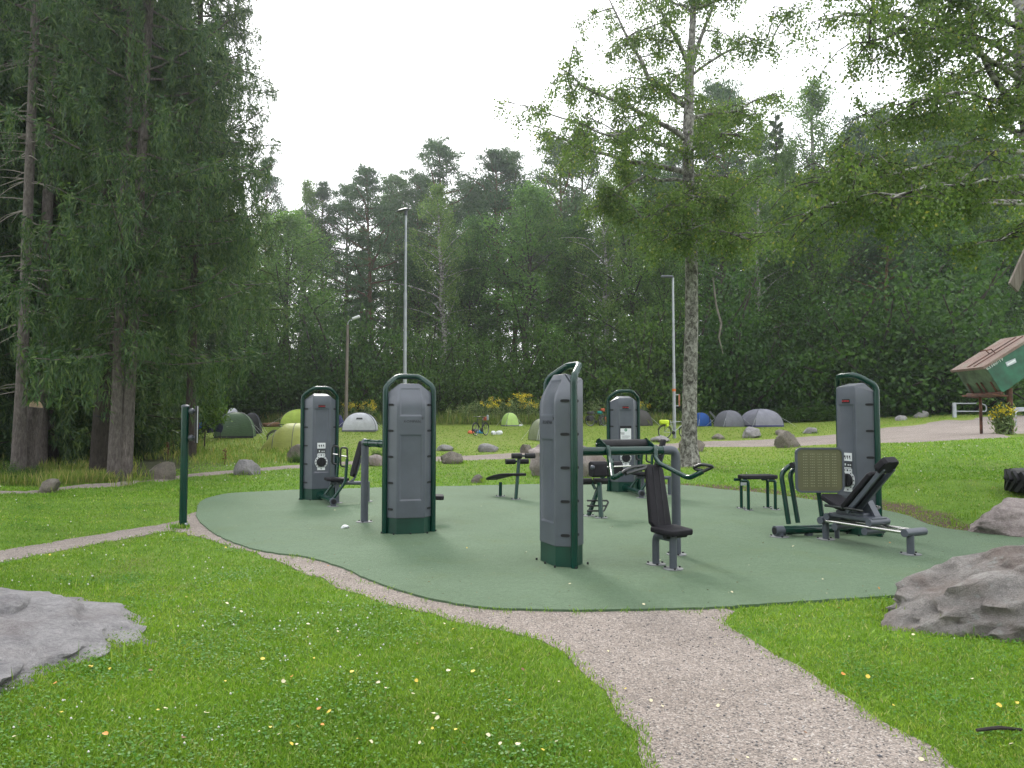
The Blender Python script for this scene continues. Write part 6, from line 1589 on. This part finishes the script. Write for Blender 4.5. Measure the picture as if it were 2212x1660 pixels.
# ------------------------------------------------------------------ green container on its stand
cg = simple('green_container_paint', (.012, .115, .060), .45, var=.3, scale=2.5, bmp=.1, bscale=20); rust = mk_rock('rusty_lid', [(.26, .16, .13), (.36, .26, .225), (.30, .33, .25)], .35, 0, 1.2); rusty = simple('rusty_steel', (.13, .055, .032), .8, var=.4, scale=4)
lightg = simple('faded_green_paint', (.10, .175, .10), .6, var=.35, scale=3)
def k6(u, v): return 1641.8 + .3644 * u, 518.4 + .3644 * v
Dc = 25.0
A0 = P(*k6(1340, 757), Dc); Bt = P(*k6(1435, 905), Dc); ax_ = (P(*k6(1565, 617), Dc) - A0).normalized(); dn_ = (Bt - A0); hh = dn_.length; dn_ = dn_.normalized(); LL = 2.0; WW = 1.75; wy = Vector((0, 1, 0))
o = empty('waste_container', Vector((A0.x + 1, Dc, tz(A0.x + 1, Dc)))); tag(o, 'tilted green waste container with rusty lid on legs at the right edge', 'container')
q = [A0, A0 + ax_ * LL, A0 + ax_ * LL + dn_ * hh, Bt]; cut = [A0, A0 + ax_ * LL, A0 + ax_ * LL + dn_ * hh * .8, Bt + ax_ * .25 + dn_ * .02, Bt]
part('side_panel', M().loft([[p + wy * .0 for p in cut], [p + wy * .03 for p in cut]]), cg, o, True)
part('side_panel', M().loft([[p + wy * (WW - .03) for p in cut], [p + wy * WW for p in cut]]), cg, o, True)
part('end_panel', M().loft([[p + dv for p in (A0 + wy * .03, A0 + wy * (WW - .03), Bt + wy * (WW - .03), Bt + wy * .03)] for dv in (Vector((0, 0, 0)), ax_ * .03)]), lightg, o, True)
part('floor_panel', M().loft([[Bt + wy * .03, Bt + wy * (WW - .03), q[2] + wy * (WW - .03), q[2] + wy * .03], [p - dn_ * .03 for p in (Bt + wy * .03, Bt + wy * (WW - .03), q[2] + wy * (WW - .03), q[2] + wy * .03)]]), cg, o, True)
l0 = A0 - ax_ * .12 - wy * .06; lid = part('lid', M().loft([[l0 - dn_ * .0, l0 + wy * (WW + .12), l0 + wy * (WW + .12) + ax_ * (LL + .2), l0 + ax_ * (LL + .2)], [p - dn_ * .09 for p in (l0, l0 + wy * (WW + .12), l0 + wy * (WW + .12) + ax_ * (LL + .2), l0 + ax_ * (LL + .2))]]), rust, o, True)
for t in (.46, .66):
    part('lid_rib', M().box(l0 + wy * WW * (1 - t) + ax_ * (LL / 2 + .1) - dn_ * .10, (.07, LL, .03), Matrix((wy, ax_, -dn_)).transposed()), rusty, lid, True)
for t in (.36, .54): part('lid_handle', M().tube([l0 + wy * WW * t + ax_ * 1.0 - dn_ * .09, l0 + wy * WW * t + ax_ * .95 - dn_ * .28, l0 + wy * WW * (t + .04) + ax_ * .8 - dn_ * .32], .02, 6), rusty, lid, True)
for t in (.12, .42, .56, .86): part('end_rib', M().box(Bt + wy * WW * t - dn_ * .22 - ax_ * .02, (.06, .04, .44), Matrix((wy, ax_, dn_)).transposed()), rusty, o, True)
part('bottom_rail', M().tube([Bt + wy * -.05 - ax_ * .04, Bt + wy * (WW + .1) - ax_ * .04], .05, 8), rusty, o, True)
part('bottom_plate', M().box(Bt + wy * WW * .5 + Vector((-.05, 0, -.09)), (.5, WW, .05), Matrix.Rotation(.12, 3, 'Y')), rusty, o, True)
for (u, v0, v1, r0, dd) in ((1305, 905, 1140, .05, Dc + 1.3), (1478, 880, 1085, .09, Dc + .4), (1620, 760, 1085, .09, Dc + .5)):
    t_ = P(*k6(u, v0), dd); part('leg', M().tube([t_, (t_.x, t_.y, tz(t_.x, t_.y) - .1)], r0, 10), rusty, o, True)
part('brace', M().tube([P(*k6(1375, 915), Dc + .9), P(*k6(1470, 968), Dc + .45)], .035, 8), MT['dark'], o, True); part('brace', M().tube([P(*k6(1500, 905), Dc + .4), P(*k6(1620, 975), Dc + .5)], .035, 8), MT['dark'], o, True)
def on_side(me, u, v, mat, name):
    p = P(*k6(u, v), Dc); t = link(name, with_mat(me, mat), None, o); R = Matrix((ax_, -dn_, Vector((0, -1, 0)))).transposed().to_4x4(); R.translation = p + Vector((0, -.006, 0))
    t.matrix_parent_inverse = o.matrix_basis.inverted(); t.matrix_basis = R; return t
on_side(text_mesh('63360-19', .17, .002, 1.05), 1390, 735, MT['label_white'], 'number_lettering')
on_side(M().loft([[(-.19, -.05, 0), (.16, -.09, 0), (.2, .05, 0), (-.16, .1, 0)], [(-.19, -.05, .003), (.16, -.09, .003), (.2, .05, .003), (-.16, .1, .003)]]).mesh('s'), 1487, 728, MT['steel'], 'round_sticker')
on_side(M().box((0, -.01, .004), (.3, .05, .003)).mesh('s'), 1487, 726, MT['label_white'], 'sticker_print')
# metal gates
def gate(px0, px1, ytop, ybot, d, label, rails):
    p0, p1 = P(px0, ytop, d), P(px1, ytop, d + .8); zb = tz(p0.x, d); o = empty('metal_gate', Vector((p0.x, d, zb))); tag(o, label, 'gate')
    part('gate_frame', M().tube(fillet([(p0.x, d, zb - .2), p0, p1, (p1.x + .35, p1.y, p1.z - .12), (p1.x + .35, p1.y, p1.z - .5), (p1.x, p1.y, P(px1, ybot, d).z), P(px0, ybot, d)], .15), .035, 8), MT['pole_grey'], o, True)
    part('gate_post', M().box((p0.x, d, (zb + p0.z) / 2), (.2, .12, p0.z - zb + .1)), MT['pole_grey'], o, True)
gate(2061, 2118, 872, 889, 45, 'grey steel barrier gate across the gravel road', 2)
o = empty('metal_railing', G(2195, 925)); b = G(2195, 925); tag(o, 'shiny steel railings stacked at the right edge behind the container leg', 'railing')
for k in range(4):
    part('rail', M().tube(fillet([b + Vector((0, .2 * k, .1)), b + Vector((0, .2 * k, .75 + .05 * k)), b + Vector((1.6, .2 * k + .2, .8 + .04 * k)), b + Vector((1.6, .2 * k, .1))], .15), .025, 8), MT['pole_grey'], o, True)
# tractor tyre
g = G(2280, 1065); o = empty('tractor_tyre', g); tag(o, 'big black tractor tyre lying flat on the bank at the right edge', 'tyre')
m = M(); pr = [(.36, .06), (.40, .01), (.60, .0), (.655, .05), (.67, .19), (.655, .33), (.60, .38), (.40, .37), (.36, .32)]
part('casing', M().loft([[Vector((r0 * math.cos(a), r0 * math.sin(a), z)) for r0, z in pr] for a in [2 * PI * k / 36 for k in range(37)]], caps=False), MT['black'], o)
lug = M().box((0, 0, 0), (.06, .055, .26)); lm = lug.mesh('lug')
for k in range(24):
    a = 2 * PI * k / 24
    for s in (-1, 1):
        q = link('tread_lug', lm, MT['black'], o); q.location = (.685 * math.cos(a + s * .06), .685 * math.sin(a + s * .06), .19 + s * .085); q.rotation_euler = (s * .75, 0, a); q.scale = (1, 1, .8)
# corner of a wooden shelter roof at the right edge
o = empty('shelter_roof', (7.4, 9.0, 0)); tag(o, 'grey weathered roof board end jutting in at the right edge', 'roof')
e = P(2182, 612, 9.0); up = (P(2212, 545, 9.0) - e).normalized()
nrm = Vector((up.z, 0, -up.x)); 
part('barge_board', M().loft([[e + d_ for d_ in (Vector((0, 0, 0)), nrm * .13 + Vector((-.02, 0, -.05)), nrm * .13 + up * 3.0, up * 3.0)], [e + d_ + Vector((0, .04, 0)) for d_ in (Vector((0, 0, 0)), nrm * .13 + Vector((-.02, 0, -.05)), nrm * .13 + up * 3.0, up * 3.0)]]), MT['wood_pole'], o, True)
for k in range(5): part('roof_plank', M().box(e + up * (.55 + .32 * k) + nrm * .02 + Vector((0, -1.55, 0)), (.03, 3.1, .30), Matrix((nrm, Vector((0, 1, 0)), up)).transposed()), MT['wood_pole'], o, True)
part('rafter', M().box(e + up * 1.4 + nrm * .16 + Vector((0, -.4, 0)), (.16, .09, 2.7), Matrix((nrm, Vector((0, 1, 0)), up)).transposed()), MT['wood_pole'], o, True)
part('post', M().tube([(7.75, 8.6, 0), (7.75, 8.6, e.z + 1.9)], .08, 10), MT['wood_pole'], o, True)

# ------------------------------------------------------------------ fallen leaves
lr = np.random.default_rng(8)
def leaf_me(seed):
    r = random.Random(seed); m = M(); n = 10; pts = []
    for k in range(n):
        a = 2 * PI * k / n; rr = (.5 + .5 * abs(math.cos(a / 2)) ** .8) * (1 + r.uniform(-.08, .08)); pts.append(Vector((rr * math.cos(a), rr * .8 * math.sin(a), .18 * math.sin(a) ** 2 + r.uniform(-.05, .05))))
    m.add(pts + [Vector((.1, 0, 0))], [(k, (k + 1) % n, n) for k in range(n)]); return m.mesh('fallen_leaf', 60)
lm = [leaf_me(k) for k in range(4)]
cols = [simple('yellow_leaf', (.62, .46, .05), .6), simple('pale_leaf', (.60, .54, .34), .6), simple('orange_leaf', (.55, .22, .03), .6), simple('brown_leaf', (.20, .10, .05), .7)]
lms = [[with_mat(m, c) for c in cols] for m in lm]
LBL = {'lawn': 'small %s fallen birch leaf lying on the mown lawn', 'pad': 'small %s fallen leaf lying on the green turf pad', 'gravel': 'small %s fallen leaf lying on the gravel path'}
cnt = {'lawn': 0, 'pad': 0, 'gravel': 0}; LIM = {'lawn': 95, 'pad': 26, 'gravel': 22}
while any(cnt[k] < LIM[k] for k in cnt):
    px, py = lr.uniform(0, 2212), 1655 - 560 * lr.random() ** 1.6
    p = F(px, py); s = pad_sd(np.array([p.x]), np.array([p.y]))[0]; s2 = gravel_sd(np.array([p.x]), np.array([p.y]))[0]
    w_ = 'pad' if s < -.1 else ('gravel' if s2 < -.05 and s > .05 else ('lawn' if s > .1 and s2 > .1 else None))
    if w_ is None or cnt[w_] >= LIM[w_]: continue
    if w_ == 'lawn' and any(((p.x - a) / b_) ** 2 + ((p.y - c) / d_) ** 2 < 1.3 for a, c, b_, d_ in ROCKS): continue
    cnt[w_] += 1; ci = int(lr.choice(4, p=[.36, .42, .06, .16] if w_ == 'lawn' else [.15, .65, .1, .1]))
    q = link('fallen_leaf', lms[int(lr.integers(4))][ci]); z = {'lawn': tz(p.x, p.y) + .04, 'pad': PADZ + .008, 'gravel': .016}[w_]
    sc = lr.uniform(.008, .019) * (1 if w_ == 'lawn' else .9); q.location = (p.x, p.y, z); q.scale = (sc,) * 3; q.rotation_euler = (lr.normal(0, .35), lr.normal(0, .35), lr.uniform(0, 6.3))
    tag(q, LBL[w_] % ('yellow', 'pale', 'orange', 'brown')[ci], 'leaf', {'lawn': 'fallen leaves on the lawn', 'pad': 'fallen leaves on the pad', 'gravel': 'fallen leaves on the gravel'}[w_])
# fine litter blown over the pad and its edges
n = 2600; x = lr.uniform(-6, 7, n); y = 5.7 + 11 * lr.random(n) ** 1.3; s = pad_sd(x, y); k = (s < -.02) & ((lr.random(n) < .35) | (s > -.45)); x, y = x[k], y[k]
cen = np.column_stack([x, y, np.full(len(x), PADZ + .004)]); V, Qb = cards(cen, np.column_stack([lr.normal(0, 1, (len(x), 2)), lr.normal(0, .1, len(x))]), lr.uniform(.008, .026, len(x)), lr.uniform(.004, .010, len(x)), lr)
V[:, 2] = np.clip(V[:, 2], PADZ + .002, PADZ + .008)
m_, nt_, b_ = new_mat('dry_litter'); g_ = _n(nt_, 'ShaderNodeNewGeometry'); nt_.links.new(ramp(nt_, g_.outputs['Random Per Island'], [(0, (.05, .035, .02)), (.4, (.14, .10, .055)), (.75, (.28, .21, .11)), (1, (.50, .46, .34))]), b_.inputs['Base Color']); b_.inputs['Roughness'].default_value = .9
tag(link('pad_litter', big_mesh('pad_litter', V, Qb), m_), 'tiny dry litter scattered over the green pad', 'litter', kind='stuff')
m = M().tube([F(2110, 1601), F(2160, 1600) + Vector((0, 0, .01)), F(2235, 1603)], [.008, .01, .006], 6)
for v in m.v: v.z += .05
tag(part('fallen_twig', m, MT['branch']), 'dark fallen twig lying in the grass at the lower right', 'twig')

# ------------------------------------------------------------------ unseen wood added behind the camera to darken the sides facing it
r_ = np.random.default_rng(19); C_ = []; tm = M()
for k in range(46):
    x0 = -46 + 92 * k / 45 + r_.normal(0, .8); y0 = -17 - 6 * r_.random() - .008 * x0 * x0; H_ = r_.uniform(13, 20)
    tm.tube([(x0, y0, -.4), (x0 + .1, y0, H_ * .8)], [.2, .06], 6, False)
    for c in range(26):
        q = np.array([x0 + r_.normal(0, 1.6), y0 + r_.normal(0, 1.5), H_ * (.08 + .9 * r_.random())]); C_.append(q + r_.normal(0, .6, (9, 3)))
cen = np.concatenate(C_); V, Qb = cards(cen, r_.normal(0, 1, cen.shape), r_.uniform(.5, .95, len(cen)), .55, r_)
tag(link('added_shade_wood', big_mesh('added_shade_wood', V, Qb), MT['leaf_broad']), 'unseen green wood added behind the viewer to darken the sides facing the viewer', 'wood', kind='stuff')
tag(part('added_shade_wood_trunks', tm, MT['dark_bark']), 'trunks of the unseen wood added for shade behind the viewer', 'wood', kind='stuff')
# ------------------------------------------------------------------ thin haze in the air
hz = M().box((0, 220, 24.5), (1000, 700, 57)); hm = bpy.data.materials.new('thin_haze'); hm.use_nodes = True; hm.node_tree.nodes.clear()
hv = hm.node_tree.nodes.new('ShaderNodeVolumePrincipled'); hv.inputs['Color'].default_value = (.88, .93, 1.0, 1); hv.inputs['Density'].default_value = .0006; hv.inputs['Anisotropy'].default_value = .70
ho = hm.node_tree.nodes.new('ShaderNodeOutputMaterial'); hm.node_tree.links.new(hv.outputs['Volume'], ho.inputs['Volume'])
o = link('haze', hz.mesh('haze', 0), hm); tag(o, kind='stuff')
